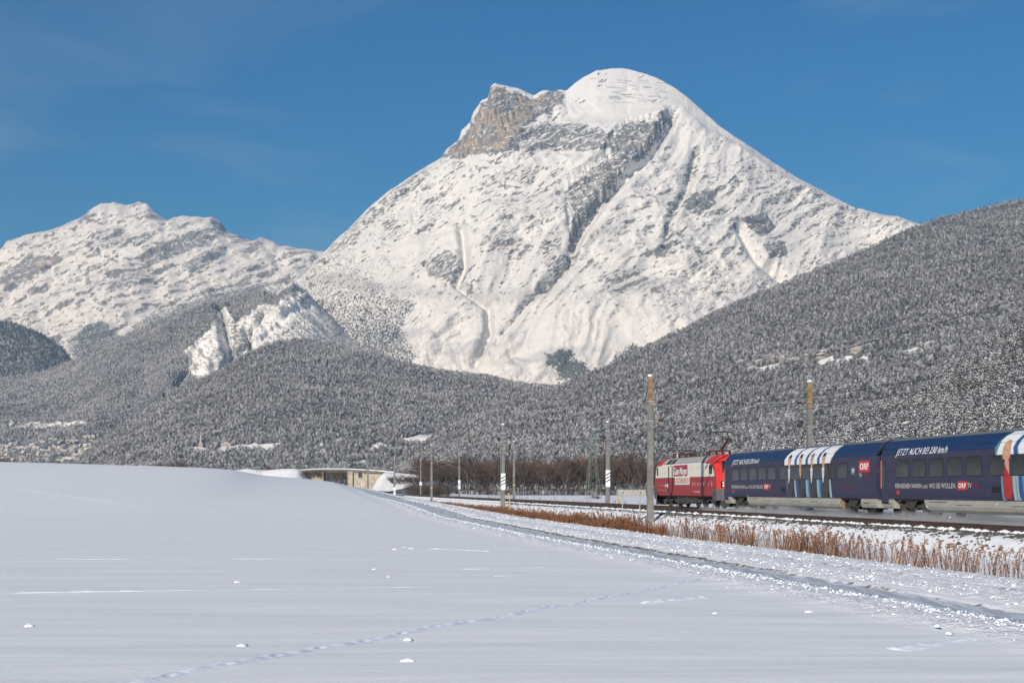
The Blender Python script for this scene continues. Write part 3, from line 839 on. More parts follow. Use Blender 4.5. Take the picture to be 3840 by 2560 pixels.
# ------------------------------------------------------------------ trees of the wooded slopes
def crown_mesh(name, seed, mat, pine=False):
    """snow dusted crown, one unit tall, built of many needle clumps"""
    r = np.random.default_rng(seed)
    V = []; Fs = []
    def clump(c, s, flat):
        b = len(V)
        n = 5
        for k in range(n):
            a = 2 * math.pi * k / n + r.random()
            q = s * r.uniform(0.7, 1.25)
            V.append((c[0] + q * math.cos(a), c[1] + q * math.sin(a), c[2] + s * flat * r.uniform(-0.7, 0.1)))
        V.append((c[0] + s * r.uniform(-.2, .2), c[1] + s * r.uniform(-.2, .2), c[2] + s * flat * r.uniform(0.7, 1.2)))
        V.append((c[0], c[1], c[2] - s * flat * 0.9))
        for k in range(n):
            Fs.append((b + k, b + (k + 1) % n, b + n)); Fs.append((b + (k + 1) % n, b + k, b + n + 1))
    if pine:
        for k in range(20):
            a = r.random() * 6.28; h = r.uniform(0.36, 0.93)
            rad = 0.25 * math.sqrt(max(0.05, 1 - ((h - 0.62) / 0.37) ** 2)) * r.uniform(0.35, 1)
            clump((rad * math.cos(a), rad * math.sin(a), h), r.uniform(0.07, 0.13), r.uniform(0.5, 0.8))
    else:
        for k in range(24):
            h = (k + 0.5) / 24
            a = k * 2.4 + r.random()
            rad = (1 - h) * 0.17 * r.uniform(0.5, 1.1)
            clump((rad * math.cos(a), rad * math.sin(a), 0.12 + 0.84 * h), (0.045 + 0.10 * (1 - h)) * r.uniform(0.8, 1.2), r.uniform(0.55, 0.9))
    return tri_soup(name, np.array(V), np.array(Fs), [mat])

CROWNS = [crown_mesh('conifer_crown_mesh', 1, M['spruce']), crown_mesh('conifer_crown_mesh', 2, M['spruce2'], True), crown_mesh('conifer_crown_mesh', 3, M['spruce2'], True),
          crown_mesh('conifer_crown_mesh', 4, M['spruce']), crown_mesh('conifer_crown_mesh', 5, M['spruce3']), crown_mesh('conifer_crown_mesh', 6, M['spruce3'], True),
          crown_mesh('conifer_crown_mesh', 7, M['frosted']), crown_mesh('conifer_crown_mesh', 8, M['frosted2'], True)]
trunk_mb = MB().tube([(0, 0, -0.06), (0, 0, 0.45), (0.01, 0, 0.8)], 0.022, 6, r1=0.008)
TRUNK = trunk_mb.mesh('conifer_trunk_mesh', M['bark'])

def scatter(rel, n, seed, tmin=0.0, tmax=1.0, xlim=None):
    """random tree positions on a slope, even in area, outside the clearings"""
    r = np.random.default_rng(seed)
    nv, nu = rel.px.shape
    i = r.uniform(tmin, tmax, n) * (nv - 1); j = r.uniform(0, 1, n) * (nu - 1)
    keep = r.random(n) > np.clip((rel.sample(rel.clear, i, j) - 0.08) * 1.45, 0, 1)
    if xlim: 
        x = rel.bx[0] + (rel.bx[-1] - rel.bx[0]) * j / (nu - 1)
        keep &= (x > xlim[0]) & (x < xlim[1])
    i, j = i[keep], j[keep]
    return rel.at(i, j), rel.sample(rel.px, i, j), rel.sample(rel.py, i, j)

# nearest pines, one object each
src_objs = []
P, tx, ty = scatter(near, 2600, 5, 0.0, 0.55, (2750, 3900))
vis = (ty < 1640) & (tx < 3860) & (tx > 2800)
P = P[vis]
order = np.argsort(P[:, 1])[:280]
G_PINE = 'pines on the nearest wooded spur'
near_used = P[order]
protos = []
for k, crown in enumerate(CROWNS):
    root = empty('pine_tree', (0, 0, 0))
    tag(root, 'snow dusted conifer in the wood low on the spur behind the second coach', 'tree', G_PINE)
    link_mesh('trunk', TRUNK, root)
    src_objs.append(link_mesh('crown', crown, root))
    protos.append(root)
for k, p in enumerate(near_used):
    o = protos[k] if k < len(protos) else copy_tree(protos[int(rng.choice([0, 1, 1, 2, 2, 3, 5]))])
    s = rng.uniform(8, 13)
    o.location = p; o.scale = (s, s, s * rng.uniform(0.9, 1.1)); o.rotation_euler = (0, 0, rng.uniform(0, 6.28))

def instancer(name):
    """geometry-node tree: points carry size, turn and kind of tree"""
    g = bpy.data.node_groups.new(name, 'GeometryNodeTree')
    g.interface.new_socket('Geometry', in_out='INPUT', socket_type='NodeSocketGeometry')
    g.interface.new_socket('Geometry', in_out='OUTPUT', socket_type='NodeSocketGeometry')
    N = g.nodes.new
    gi = N('NodeGroupInput'); go = N('NodeGroupOutput')
    iop = N('GeometryNodeInstanceOnPoints')
    join = N('GeometryNodeJoinGeometry')
    return g, N, gi, go, iop, join

def forest(name, label, P, scale, kinds, sources, kind='stuff', seed=1, thin=(0.9, 1.15)):
    r = np.random.default_rng(seed)
    me = bpy.data.meshes.new(name)
    me.vertices.add(len(P)); me.vertices.foreach_set('co', P.reshape(-1).astype(np.float32))
    sc = np.stack([scale, scale, scale * r.uniform(*thin, len(P))], -1)
    a = me.attributes.new('size', 'FLOAT_VECTOR', 'POINT'); a.data.foreach_set('vector', sc.reshape(-1).astype(np.float32))
    rot = np.zeros((len(P), 3)); rot[:, 2] = r.uniform(0, 6.28, len(P))
    a = me.attributes.new('turn', 'FLOAT_VECTOR', 'POINT'); a.data.foreach_set('vector', rot.reshape(-1).astype(np.float32))
    a = me.attributes.new('sort', 'INT', 'POINT'); a.data.foreach_set('value', np.asarray(kinds, np.int32))
    o = link_mesh(name, me)
    g, N, gi, go, iop, join = instancer(name)
    lk = g.links.new
    iop.inputs['Pick Instance'].default_value = True
    lk(gi.outputs[0], iop.inputs['Points'])
    for s in reversed(sources):
        oi = N('GeometryNodeObjectInfo'); oi.inputs['Object'].default_value = s; oi.inputs['As Instance'].default_value = True
        oi.transform_space = 'ORIGINAL'
        lk(oi.outputs['Geometry'], join.inputs['Geometry'])
    lk(join.outputs[0], iop.inputs['Instance'])
    for key, typ, sock in (('size', 'FLOAT_VECTOR', 'Scale'), ('turn', 'FLOAT_VECTOR', 'Rotation'), ('sort', 'INT', 'Instance Index')):
        na = N('GeometryNodeInputNamedAttribute'); na.data_type = typ; na.inputs['Name'].default_value = key
        lk(na.outputs['Attribute'], iop.inputs[sock])
    lk(iop.outputs[0], go.inputs[0])
    md = o.modifiers.new('trees', 'NODES'); md.node_group = g
    tag(o, label, kind=kind)
    return o

def kinds_for(P, r, dark=0.10, frost=0.0):
    n = fbm(P[:, 0] / 260, P[:, 1] / 260, 77, 3)
    spr = r.random(len(P)) < np.clip(0.16 + 0.8 * n, 0.03, 0.8)
    k = np.where(spr, r.choice([0, 3], len(P)), r.choice([1, 2], len(P)))
    dk = r.random(len(P)) < np.clip(dark + 0.8 * fbm(P[:, 0] / 150, P[:, 1] / 150, 78, 3), 0, 0.9)
    k = np.where(dk, np.where(spr, 4, 5), k)
    fr = r.random(len(P)) < frost * np.clip(1.0 + 1.1 * fbm(P[:, 0] / 330, P[:, 1] / 330, 79, 4), 0.15, 1.8)
    return np.where(fr, np.where(spr, 6, 7), k)

def wood_on(rel, name, label, n, seed, h0, h1, dark=0.1, xlim=None, tmin=0.0, frost=0.0):
    r = np.random.default_rng(seed)
    P, a, b = scatter(rel, n, seed, tmin, 1.0, xlim)
    return forest(name, label, P, r.uniform(h0, h1, len(P)) * (0.8 + 0.4 * r.random(len(P))), kinds_for(P, r, dark, frost * (0.55 + 0.9 * np.clip(P[:, 2] / 500.0, 0, 1))), src_objs, seed=seed)

Pn, a, b = scatter(near, 22000, 6)
r_ = np.random.default_rng(3)
forest('spur_woodland', 'dense pine wood covering the nearest spur', Pn, r_.uniform(7, 12, len(Pn)), kinds_for(Pn, r_, 0.2), src_objs, seed=4)
wood_on(right, 'hillside_woodland', 'snow dusted conifer wood covering the long hill on the right', 130000, 12, 6.2, 10, 0.15, (1330, 4300), frost=0.20)
wood_on(fore, 'foothill_woodland', 'dark conifer wood covering the foothill below the great peak', 90000, 13, 7, 11, 0.14, frost=0.42)
wood_on(ridge, 'slope_woodland', 'frosted conifer wood covering the slope below the left range', 105000, 14, 7.5, 12.5, 0.10, frost=0.72)
r_ = np.random.default_rng(31)
P, a, b = scatter(spur, 14000, 31)
forest('shade_dark_spruce_wood', 'spruce wood with shade put into its dark tree colour, on the spur below the left range', P, r_.uniform(9, 15, len(P)), np.where(r_.random(len(P)) < .8, 4, 5), src_objs, seed=31)  # the spur's shade is carried by picking only the darkest trees
wood_on(far_side, 'far_valley_woodland', 'frosted conifer wood further along the valley side', 16000, 15, 20, 30, 0.14)

# ------------------------------------------------------------------ railway: rails, sleepers, ballast
def along(A0, A1, step): return np.arange(A0, A1 + 1e-6, step)

def rail_object(parent, D, A0, A1):
    prof = [(-0.07, -0.17), (0.07, -0.17), (0.07, -0.155), (0.012, -0.13), (0.012, -0.045), (0.036, -0.035), (0.036, -0.002), (0.028, 0.0), (-0.028, 0.0), (-0.036, -0.002), (-0.036, -0.035), (-0.012, -0.045), (-0.012, -0.13), (-0.07, -0.155)]
    As = np.concatenate([along(A0, 340, 10), along(350, A1, 6)])
    n = len(prof)
    vs = []; fs = []
    for A in As:
        for y, z in prof: vs.append(rf(A, D + y, RAIL + z))
    for i in range(len(As) - 1):
        for j in range(n):
            fs.append((i * n + j, i * n + (j + 1) % n, (i + 1) * n + (j + 1) % n, (i + 1) * n + j))
    return MB().add(vs, fs).build('rail', M['rust'], parent)

def railway_track(Dc, label):
    root = empty('railway_track', rf(100, Dc, RAIL))
    root.location = (0, 0, 0)
    tag(root, label, 'railway track', 'two parallel railway tracks')
    for s in (-0.75, 0.75): rail_object(root, Dc + s, 20, 640)
    mb = MB()
    for A in np.concatenate([along(24, 130, 0.62), along(131, 330, 0.62)]):
        w = 0.12 + random.uniform(-.01, .01)
        c = [rf(A + dx, Dc + dy, RAIL + dz) for dx, dy, dz in ((-w, -1.3, -.36), (w, -1.3, -.36), (w, 1.3, -.36), (-w, 1.3, -.36), (-w, -1.28, -.172), (w, -1.28, -.172), (w, 1.28, -.172), (-w, 1.28, -.172))]
        mb.add(c, [(4, 5, 6, 7), (0, 1, 5, 4), (1, 2, 6, 5), (2, 3, 7, 6), (3, 0, 4, 7)])
    o = mb.build('sleepers', M['bridge_dark'], root); o['kind'] = 'stuff'
    return root
NEAR_D, FAR_D = 26.7, 31.0
railway_track(NEAR_D, 'nearer railway track with dark rusty rails and snow between them')
railway_track(FAR_D, 'further railway track that the train runs on')

def lumps(name, label, pts, size, mat, seed, flat=0.7, kind='stuff', parent=None):
    """many small broken lumps in one mesh; pts (n,3), size (n,)"""
    r = np.random.default_rng(seed)
    base = np.array([(1, 0, 0), (0.3, 0.95, 0), (-0.8, 0.6, 0), (-0.8, -0.6, 0), (0.3, -0.95, 0), (0.15, 0.1, 0.9), (0, 0, -0.7)])
    F0 = np.array([(0, 1, 5), (1, 2, 5), (2, 3, 5), (3, 4, 5), (4, 0, 5), (1, 0, 6), (2, 1, 6), (3, 2, 6), (4, 3, 6), (0, 4, 6)])
    n = len(pts)
    V = np.repeat(base[None], n, 0) * (1 + 0.35 * (r.random((n, 7, 3)) - 0.5))
    a = r.random(n) * 6.28
    ca, sa = np.cos(a)[:, None], np.sin(a)[:, None]
    x = V[..., 0] * ca - V[..., 1] * sa; y = V[..., 0] * sa + V[..., 1] * ca
    s = np.asarray(size)[:, None]
    V = np.stack([x * s * r.uniform(.7, 1.3, (n, 1)), y * s, V[..., 2] * s * flat], -1) + np.asarray(pts)[:, None]
    F = (F0[None] + 7 * np.arange(n)[:, None, None]).reshape(-1, 3)
    o = link_mesh(name, tri_soup(name, V.reshape(-1, 3), F, [mat]), parent)
    tag(o, label, kind=kind)
    return o

def rf_many(A, D, z):
    b = bend(A); d = D + b
    return np.stack([TY * d + TX * A, -TX * d + TY * A, z], -1)

# snow lying on the sleeper ends, stones showing through the snow of the ballast shoulder
A = np.repeat(along(24, 330, 0.62), 2); n = len(A)
A = A + rng.uniform(-0.2, 0.2, n); D = NEAR_D - 1.18 + rng.uniform(-0.22, 0.10, n)
lumps('sleeper_snow', 'lumps of snow lying on the sleeper ends beside the nearer rail', rf_many(A, D, np.full(n, RAIL - 0.155) + rng.uniform(-.03, .02, n)), rng.uniform(0.10, 0.26, n), M['snow'], 41, 0.45)
n = 15000
A = rng.uniform(18, 170, n) ** 1.0; D = 24.95 + rng.normal(0, 0.42, n)
A = np.where(rng.random(n) < 0.55, rng.uniform(18, 95, n), A)
D = np.where(rng.random(n) < 0.3, rng.uniform(26.1, 33.6, n), D)
z = ground(A, D)
keep = fbm(A * 1.3, D * 2.2, 90, 3) > -0.12
lumps('ballast_stones', 'dark ballast stones showing through the snow along the track', rf_many(A, D, z + 0.012 - bend(A) * 0)[keep], rng.uniform(0.03, 0.085, n)[keep], M['stone'], 42, 0.7)

# snow clods thrown up beside the farm lane
n = 20000
A = 11 + (rng.random(n) ** 1.9) * 110
side = rng.random(n)
u = np.where(side < 0.30, -rng.gamma(2.2, 0.17, n) - 0.50, np.where(side < 0.72, 0.55 + rng.gamma(2.6, 0.40, n), 2.4 + rng.gamma(2.2, 0.36, n)))
D = road_d(A) + u
z = ground(A, D)
lumps('snow_clods', 'clods of ploughed snow heaped along both edges of the farm lane', rf_many(A, D, z + 0.022 + 0.03 * rng.random(n)), np.minimum(rng.gamma(0.85, 0.0100, n), 0.042) + 0.004 + 0.00013 * A, M['snow'], 43, 0.75)

# ------------------------------------------------------------------ train
def half_width(prof, w):
    return float(np.interp(w, [p[1] for p in prof], [p[0] for p in prof]))

def print_panel(name, pts, mat, prof, off, parent, side=-1, thick=True):
    """flat print: a polygon in (x, height) laid on the side of a vehicle, following its profile"""
    bm = bmesh.new()
    vs = [bm.verts.new((x, 0, w)) for x, w in pts]
    f = bm.faces.new(vs)
    bmesh.ops.triangulate(bm, faces=[f])
    for _, w in prof[1:-1]:
        bmesh.ops.bisect_plane(bm, geom=bm.verts[:] + bm.edges[:] + bm.faces[:], plane_co=(0, 0, w), plane_no=(0, 0, 1))
    for v in bm.verts:
        w = v.co.z
        hw = half_width(prof, w); dh = (half_width(prof, w + 0.02) - half_width(prof, w - 0.02)) / 0.04
        nl = math.hypot(1, dh)
        v.co.y = side * (hw + off / nl); v.co.z = w - dh * off / nl
    me = bpy.data.meshes.new(name); bm.to_mesh(me); bm.free()
    me.materials.append(mat)
    return link_mesh(name, me, parent)

def lettering(text, x0, x1, w0, w1, mat, prof, off, parent, shear=0.0, bold=0.0, name='lettering', spacing=1.0):
    cu = bpy.data.curves.new('lettering_curve', 'FONT')
    cu.body = text; cu.shear = shear; cu.offset = bold; cu.resolution_u = 3; cu.space_character = spacing
    tmp = bpy.data.objects.new('lettering_curve', cu); col.objects.link(tmp)
    dg = bpy.context.evaluated_depsgraph_get()
    me = bpy.data.meshes.new_from_object(tmp.evaluated_get(dg))
    bpy.data.objects.remove(tmp); bpy.data.curves.remove(cu)
    co = np.zeros(len(me.vertices) * 3); me.vertices.foreach_get('co', co); co = co.reshape(-1, 3)
    mn, mx = co.min(0), co.max(0)
    sx = (x1 - x0) / (mx[0] - mn[0]); sw = (w1 - w0) / (mx[1] - mn[1])
    X = x0 + (co[:, 0] - mn[0]) * sx; W = w0 + (co[:, 1] - mn[1]) * sw
    pw = [p[1] for p in prof]; py = [p[0] for p in prof]
    Yv = -(np.interp(W, pw, py) + off)
    me.vertices.foreach_set('co', np.stack([X, Yv, W], -1).reshape(-1))
    me.materials.clear(); me.materials.append(mat); me.update()
    return link_mesh(name, me, parent)

def ell(cx, cw, rx, rw, n=12, a0=0.0, a1=2 * math.pi):
    return [(cx + rx * math.cos(a0 + (a1 - a0) * k / n), cw + rw * math.sin(a0 + (a1 - a0) * k / n)) for k in range(n)]

PM = dict(
    blue=paint('dark_blue_coach_paint', (0.028, 0.027, 0.064), 0.34, 0.42, (0.085, 0.075, 0.085)),
    upper_blue=paint('upper_blue_coach_paint', (0.011, 0.030, 0.088), 0.34, 0.25, (0.05, 0.06, 0.09)),
    roof=paint('grey_coach_roof', (0.15, 0.16, 0.155), 0.6, 0.4),
    skirt=paint('dirty_pale_skirt', (0.35, 0.335, 0.29), 0.5, 0.6, (0.22, 0.19, 0.15), 0.9),
    skirt_end=paint('brown_stained_skirt_end', (0.30, 0.19, 0.10), 0.7, 0.6),
    swirl_white=paint('printed_white', (0.72, 0.71, 0.69), 0.4, 0.12, (0.5, 0.45, 0.38), 2.0),
    swirl_blue=paint('printed_blue', (0.035, 0.075, 0.26), 0.4, 0.15),
    swirl_teal=paint('printed_teal', (0.07, 0.28, 0.36), 0.4, 0.2),
    pale_teal=paint('printed_pale_teal', (0.28, 0.42, 0.44), 0.4, 0.2),
    skin=paint('printed_skin', (0.56, 0.33, 0.22), 0.4, 0.1),
    hair=paint('printed_dark_hair', (0.035, 0.022, 0.016), 0.4, 0.05),
    hair_grey=paint('printed_brown_hair', (0.20, 0.13, 0.085), 0.4, 0.05),
    hair_blond=paint('printed_fair_hair', (0.48, 0.31, 0.13), 0.4, 0.1),
    suit=paint('printed_dark_suit', (0.050, 0.046, 0.048), 0.4, 0.1),
    shirt=paint('printed_pale_shirt', (0.58, 0.59, 0.62), 0.4, 0.1),
    dress=paint('printed_red_dress', (0.40, 0.025, 0.025), 0.4, 0.35, (0.10, 0.02, 0.02), 0.6),
    red=paint('logo_red', (0.55, 0.035, 0.03), 0.4, 0.08),
    dimred=paint('dim_red_letters', (0.24, 0.022, 0.045), 0.4, 0.1),
    letter=paint('white_letters', (0.78, 0.77, 0.74), 0.4, 0.06),
    cream=paint('cream_letters', (0.60, 0.55, 0.46), 0.4, 0.1),
    glass=mat_glass('tinted_coach_glass', (0.022, 0.023, 0.024), 0.05),
    gasket=flat('black_rubber', (0.012, 0.012, 0.013), 0.6),
    loco_red=paint('locomotive_red', (0.30, 0.026, 0.034), 0.42, 0.5, (0.24, 0.10, 0.09), 0.8),
    loco_bright=paint('locomotive_bright_red', (0.55, 0.028, 0.022), 0.35, 0.15),
    loco_white=paint('locomotive_cream', (0.68, 0.63, 0.53), 0.45, 0.30, (0.40, 0.35, 0.28), 0.8),
    loco_roof=paint('locomotive_grey_roof', (0.36, 0.34, 0.31), 0.6, 0.4),
    loco_grey=paint('grey_buffer_beam', (0.085, 0.09, 0.10), 0.5, 0.35),
    under=paint('grimy_underframe', (0.035, 0.033, 0.03), 0.75, 0.6, (0.12, 0.10, 0.08), 2.0),
    wheel=flat('wheel_steel', (0.10, 0.085, 0.07), 0.5, 0.5),
    orange=flat('orange_grip', (0.65, 0.16, 0.05), 0.5),
    rusty_arm=flat('red_brown_pantograph', (0.11, 0.026, 0.020), 0.55, 0.2),
    grille=flat('dark_grille', (0.03, 0.028, 0.026), 0.6),
    lamp=flat('lamp_lens', (0.75, 0.78, 0.72), 0.15),
)

def wheelset(parent, x, y, r=0.46):
    prof = [(0.10, -0.06), (r * 0.55, -0.045), (r, -0.055), (r + 0.03, -0.06), (r + 0.03, -0.085), (r, -0.085), (r, 0.05), (r * 0.8, 0.055), (0.14, 0.05), (0.08, 0.09)]
    s = -1 if y < 0 else 1
    return MB().lathe([(a, s * b) for a, b in prof], 20, (x, y, r), 'y').build('wheel', PM['wheel'], parent, True)

def bogie(parent, x, wb=2.5, r=0.46, heavy=False):
    f = MB()
    for s in (-1, 1):
        y = s * 1.02
        f.prism([(y - .07, r + .02), (y + .07, r + .02), (y + .07, r + .20), (y - .07, r + .20)], x - wb / 2 - .45, x + wb / 2 + .45)
        for d in (-wb / 2, wb / 2):
            f.box(x + d - .20, x + d + .20, y - .12, y + .12, r - .16, r + .10)
            f.lathe([(.11, r + .10), (.12, r + .36), (.10, r + .38)], 8, (x + d + .28, y, 0))
            f.lathe([(.11, r + .10), (.12, r + .36), (.10, r + .38)], 8, (x + d - .28, y, 0))
        f.lathe([(.22, r + .18), (.24, r + .46), (.20, r + .50)], 10, (x, y, 0))
        f.tube([(x - .5, y * 1.12, r + .05), (x + .65, y * 1.12, r + .42)], .05, 6)
        f.box(x - .30, x + .30, y - .05, y + .16 * s, r - .08, r + .06)
        if heavy:
            f.box(x - .95, x - .45, y - .1, y + .1, r + .15, r + .5); f.tube([(x + wb / 2 + .2, y * 1.1, .12), (x + wb / 2 + .75, y * 1.1, .55)], .045)
            f.box(x + wb / 2 + .55, x + wb / 2 + .85, y - .08, y + .08, .14, .62)
            f.box(x - wb / 2 - .85, x - wb / 2 - .55, y - .08, y + .08, .14, .62)
    f.box(x - .28, x + .28, -1.0, 1.0, r + .05, r + .40)
    o = f.build('bogie', PM['under'], parent)
    for d in (-wb / 2, wb / 2):
        for y in (-.75, .75): wheelset(o, x + d, y, r)
        MB().lathe([(.08, -.7), (.08, .7)], 8, (x + d, 0, r), 'y').build('axle', PM['wheel'], o)
    return o

COACH = [(1.395, 0.93), (1.42, 1.25), (1.425, 2.0), (1.425, 2.9), (1.40, 3.16), (1.31, 3.42), (1.15, 3.66), (0.92, 3.84), (0.58, 3.96), (0.0, 4.02)]
WINDOWS = [(-11.33, -9.83), (-9.43, -7.96), (-7.55, -6.07), (-5.68, -4.20), (-3.80, -2.33), (-1.60, -0.18), (0.34, 1.80), (2.28, 3.71), (4.16, 5.53), (6.10, 7.56), (7.90, 9.35)]

def rounded(x0, x1, w0, w1, r=0.10):
    p = []
    for cx, cw, a in ((x1 - r, w1 - r, 0), (x0 + r, w1 - r, 90), (x0 + r, w0 + r, 180), (x1 - r, w0 + r, 270)):
        for k in range(4):
            t = math.radians(a + 30 * k); p.append((cx + r * math.cos(t), cw + r * math.sin(t)))
    return p

def vehicle(name, label, cat, A_mid, group=None):
    root = empty(name, rf(A_mid, FAR_D, RAIL, False), TRAIN_ROT)
    return tag(root, label, cat, group)

def raised_pane(parent, name, x0, x1, w0, w1, prof, mat, off, r=0.10, thick=0.012, side=-1):
    """a pane or plate standing a little proud, with an edge"""
    pts = rounded(x0, x1, w0, w1, r) if r > 0 else [(x0, w0), (x1, w0), (x1, w1), (x0, w1)]
    vs = [(x, side * (half_width(prof, w) + off), w) for x, w in pts] + [(x, side * (half_width(prof, w) - 0.01), w) for x, w in pts]
    n = len(pts)
    fs = [tuple(range(n))] + [(i, (i + 1) % n, n + (i + 1) % n, n + i) for i in range(n)]
    return MB().add(vs, fs).build(name, mat, parent)

def coach(label, A_mid, group):
    root = vehicle('railway_coach', label, 'railway coach', A_mid, group)
    full = [(-y, w) for y, w in COACH] + [(y, w) for y, w in COACH[-2::-1]]
    ring = full
    mb = MB()
    nseg = 24
    xs = np.linspace(-13.19, 13.19, nseg + 1); n = len(ring)
    vs = [(x, y, w) for x in xs for y, w in ring]
    fs = []; ms = []
    for i in range(nseg):
        for j in range(n - 1):
            fs.append((i * n + j, (i + 1) * n + j, (i + 1) * n + j + 1, i * n + j + 1))
            ms.append(1 if min(ring[j][1], ring[j + 1][1]) > 3.83 else 2 if min(ring[j][1], ring[j + 1][1]) > 3.1 else 0)
    fs.append(tuple(range(n))); ms.append(0); fs.append(tuple(range(nseg * n, nseg * n + n))); ms.append(0)
    mb.v = vs; mb.f = fs; mb.m = ms
    mb.build('body', [PM['blue'], PM['roof'], PM['upper_blue']], root)
    MB().box(-13.2, 13.2, -1.32, 1.32, 0.86, 0.926).build('underframe', PM['under'], root)
    # crease line above the windows and a seam above the sill
    raised_pane(root, 'cantrail_seam', -13.18, 13.18, 3.145, 3.165, COACH, PM['gasket'], 0.003, 0)
    raised_pane(root, 'sill_seam', -12.2, 13.15, 1.055, 1.07, COACH, PM['gasket'], 0.003, 0)
    for side in (-1, 1):
        for x0, x1 in WINDOWS:
            o = raised_pane(root, 'window', x0, x1, 1.97, 2.86, COACH, PM['gasket'], 0.006, 0.11, side=side)
            raised_pane(o, 'pane', x0 + .035, x1 - .035, 2.005, 2.825, COACH, PM['glass'], 0.010, 0.09, side=side)
    o = raised_pane(root, 'lavatory_window', 9.80, 10.42, 2.14, 2.60, COACH, PM['loco_grey'], 0.006, 0.05)
    raised_pane(o, 'pane', 9.93, 10.30, 2.27, 2.51, COACH, PM['sign_glass'], 0.010, 0.03)
    # door with its tall window, step plate and orange edge
    d = raised_pane(root, 'door', -13.17, -12.32, 0.76, 3.14, COACH, PM['blue'], 0.02, 0.05)
    raised_pane(d, 'pane', -12.98, -12.68, 1.5, 2.85, COACH, PM['glass'], 0.026, 0.08)
    raised_pane(d, 'door_edge', -13.165, -13.115, 1.45, 2.85, COACH, PM['orange'], 0.026, 0)
    raised_pane(d, 'step_plate', -13.15, -12.34, 0.70, 0.75, COACH, PM['gasket'], 0.03, 0)
    raised_pane(root, 'roof_slot', -13.1, -12.5, 3.42, 3.47, COACH, PM['gasket'], 0.004, 0)
    g = raised_pane(root, 'vent_grille', -1.42, -0.62, 1.26, 1.51, COACH, PM['gasket'], 0.010, 0)
    raised_pane(g, 'grille_line', -1.5, -0.55, 1.60, 1.615, COACH, PM['gasket'], 0.004, 0); raised_pane(g, 'grille_line', -1.5, -0.55, 1.15, 1.165, COACH, PM['gasket'], 0.004, 0)
    # bellied skirts
    belly = [(1.36, 0.915), (1.375, 0.75), (1.36, 0.60), (1.28, 0.45), (1.12, 0.335), (0.85, 0.30)]
    for x0, x1, low in ((-13.18, -11.75, 2), (-8.25, 8.20, 6), (11.05, 13.18, 2)):
        prof = belly[:low + 2] if low < 6 else belly
        bot = prof[-1][1]
        ring2 = [(-y, w) for y, w in prof] + [(y, w) for y, w in reversed(prof)]
        s = MB(); nn = len(ring2); xs2 = np.linspace(x0, x1, max(3, int((x1 - x0) / 1.1)))
        lean = 0.28
        for i, x in enumerate(xs2):
            for y, w in ring2:
                e = 0.0
                if i == 0 and low == 6: e = lean * (0.915 - w) / 0.6
                if i == len(xs2) - 1: e = -0.12 * (0.915 - w) / 0.6
                s.v.append((x + e, y, w))
        for i in range(len(xs2) - 1):
            for j in range(nn):
                s.f.append((i * nn + j, (i + 1) * nn + j, (i + 1) * nn + (j + 1) % nn, i * nn + (j + 1) % nn)); s.m.append(0)
        s.f.append(tuple(range(nn))); s.m.append(0); s.f.append(tuple(range((len(xs2) - 1) * nn, len(xs2) * nn))); s.m.append(1 if low == 6 else 0)
        sk = s.build('skirt', [PM['skirt'], PM['skirt_end']], root)
        bp = sorted(prof, key=lambda p: p[1])
        if low == 6:
            for hx, hw in ((-4.9, 1.5), (0.3, 1.4), (3.45, 1.3)):
                raised_pane(sk, 'skirt_opening', hx, hx + hw * .45, 0.44, 0.70, bp, PM['gasket'], 0.008, 0)
                raised_pane(sk, 'skirt_opening', hx + hw * .52, hx + hw, 0.44, 0.70, bp, PM['gasket'], 0.008, 0)
            raised_pane(sk, 'skirt_slots', -7.7, -5.8, 0.79, 0.82, bp, PM['under'], 0.006, 0)
            for hx in np.arange(-7.6, 8, 0.9):
                raised_pane(sk, 'bolt', hx, hx + .05, .865, .895, bp, PM['gasket'], 0.006, 0)
            for hx in (-3.0, -0.6, 1.9, 5.3): raised_pane(sk, 'panel_joint', hx, hx + .02, .42, .85, bp, PM['under'], 0.005, 0)
        else:
            raised_pane(sk, 'step_slot', x0 + .35, x0 + 1.1, 0.66, 0.70, bp, PM['gasket'], 0.006, 0)
    for x in (-9.95, 9.75):
        bogie(root, x)
        for s_ in (-1, 1):
            MB().add([(x - .75, 1.25 * s_, .93), (x + .75, 1.25 * s_, .93), (x + .22, 1.25 * s_, .45), (x - .22, 1.25 * s_, .45),
                      (x - .75, 1.2 * s_, .93), (x + .75, 1.2 * s_, .93), (x + .22, 1.2 * s_, .45), (x - .22, 1.2 * s_, .45)],
                     [(0, 1, 2, 3), (4, 5, 6, 7), (0, 1, 5, 4), (1, 2, 6, 5), (2, 3, 7, 6), (3, 0, 4, 7)]).build('bogie_bracket', PM['under'], root)
    # bellows at the end
    b = MB()
    for k in range(5):
        x = 13.20 + 0.062 * k; q = 1.0 if k % 2 else 0.95
        b.prism([(-1.2 * q, .95), (-1.2 * q, 3.2), (-.9 * q, 3.62), (0, 3.7), (.9 * q, 3.62), (1.2 * q, 3.2), (1.2 * q, .95)], x, x + .05)
    b.build('gangway_bellows', PM['gasket'], root)
    MB().add([(13.2, -1.40, 3.2), (13.34, -1.40, 3.2), (13.5, -.9, 3.86), (13.36, -.9, 3.86), (13.2, -1.3, 3.2), (13.34, -1.3, 3.2), (13.5, -.85, 3.80), (13.36, -.85, 3.80)],
             [(0, 1, 2, 3), (4, 5, 6, 7), (0, 1, 5, 4), (1, 2, 6, 5), (2, 3, 7, 6), (3, 0, 4, 7)]).build('end_fairing', PM['gasket'], root)
    # lettering
    Lm = lambda *a, **k: lettering(*a, prof=COACH, off=0.013, parent=root, **k)
    Lm('JETZT AUCH BEI 230 km/h', -11.42, -5.72, 2.985, 3.40, PM['letter'], shear=0.32, bold=0.008)
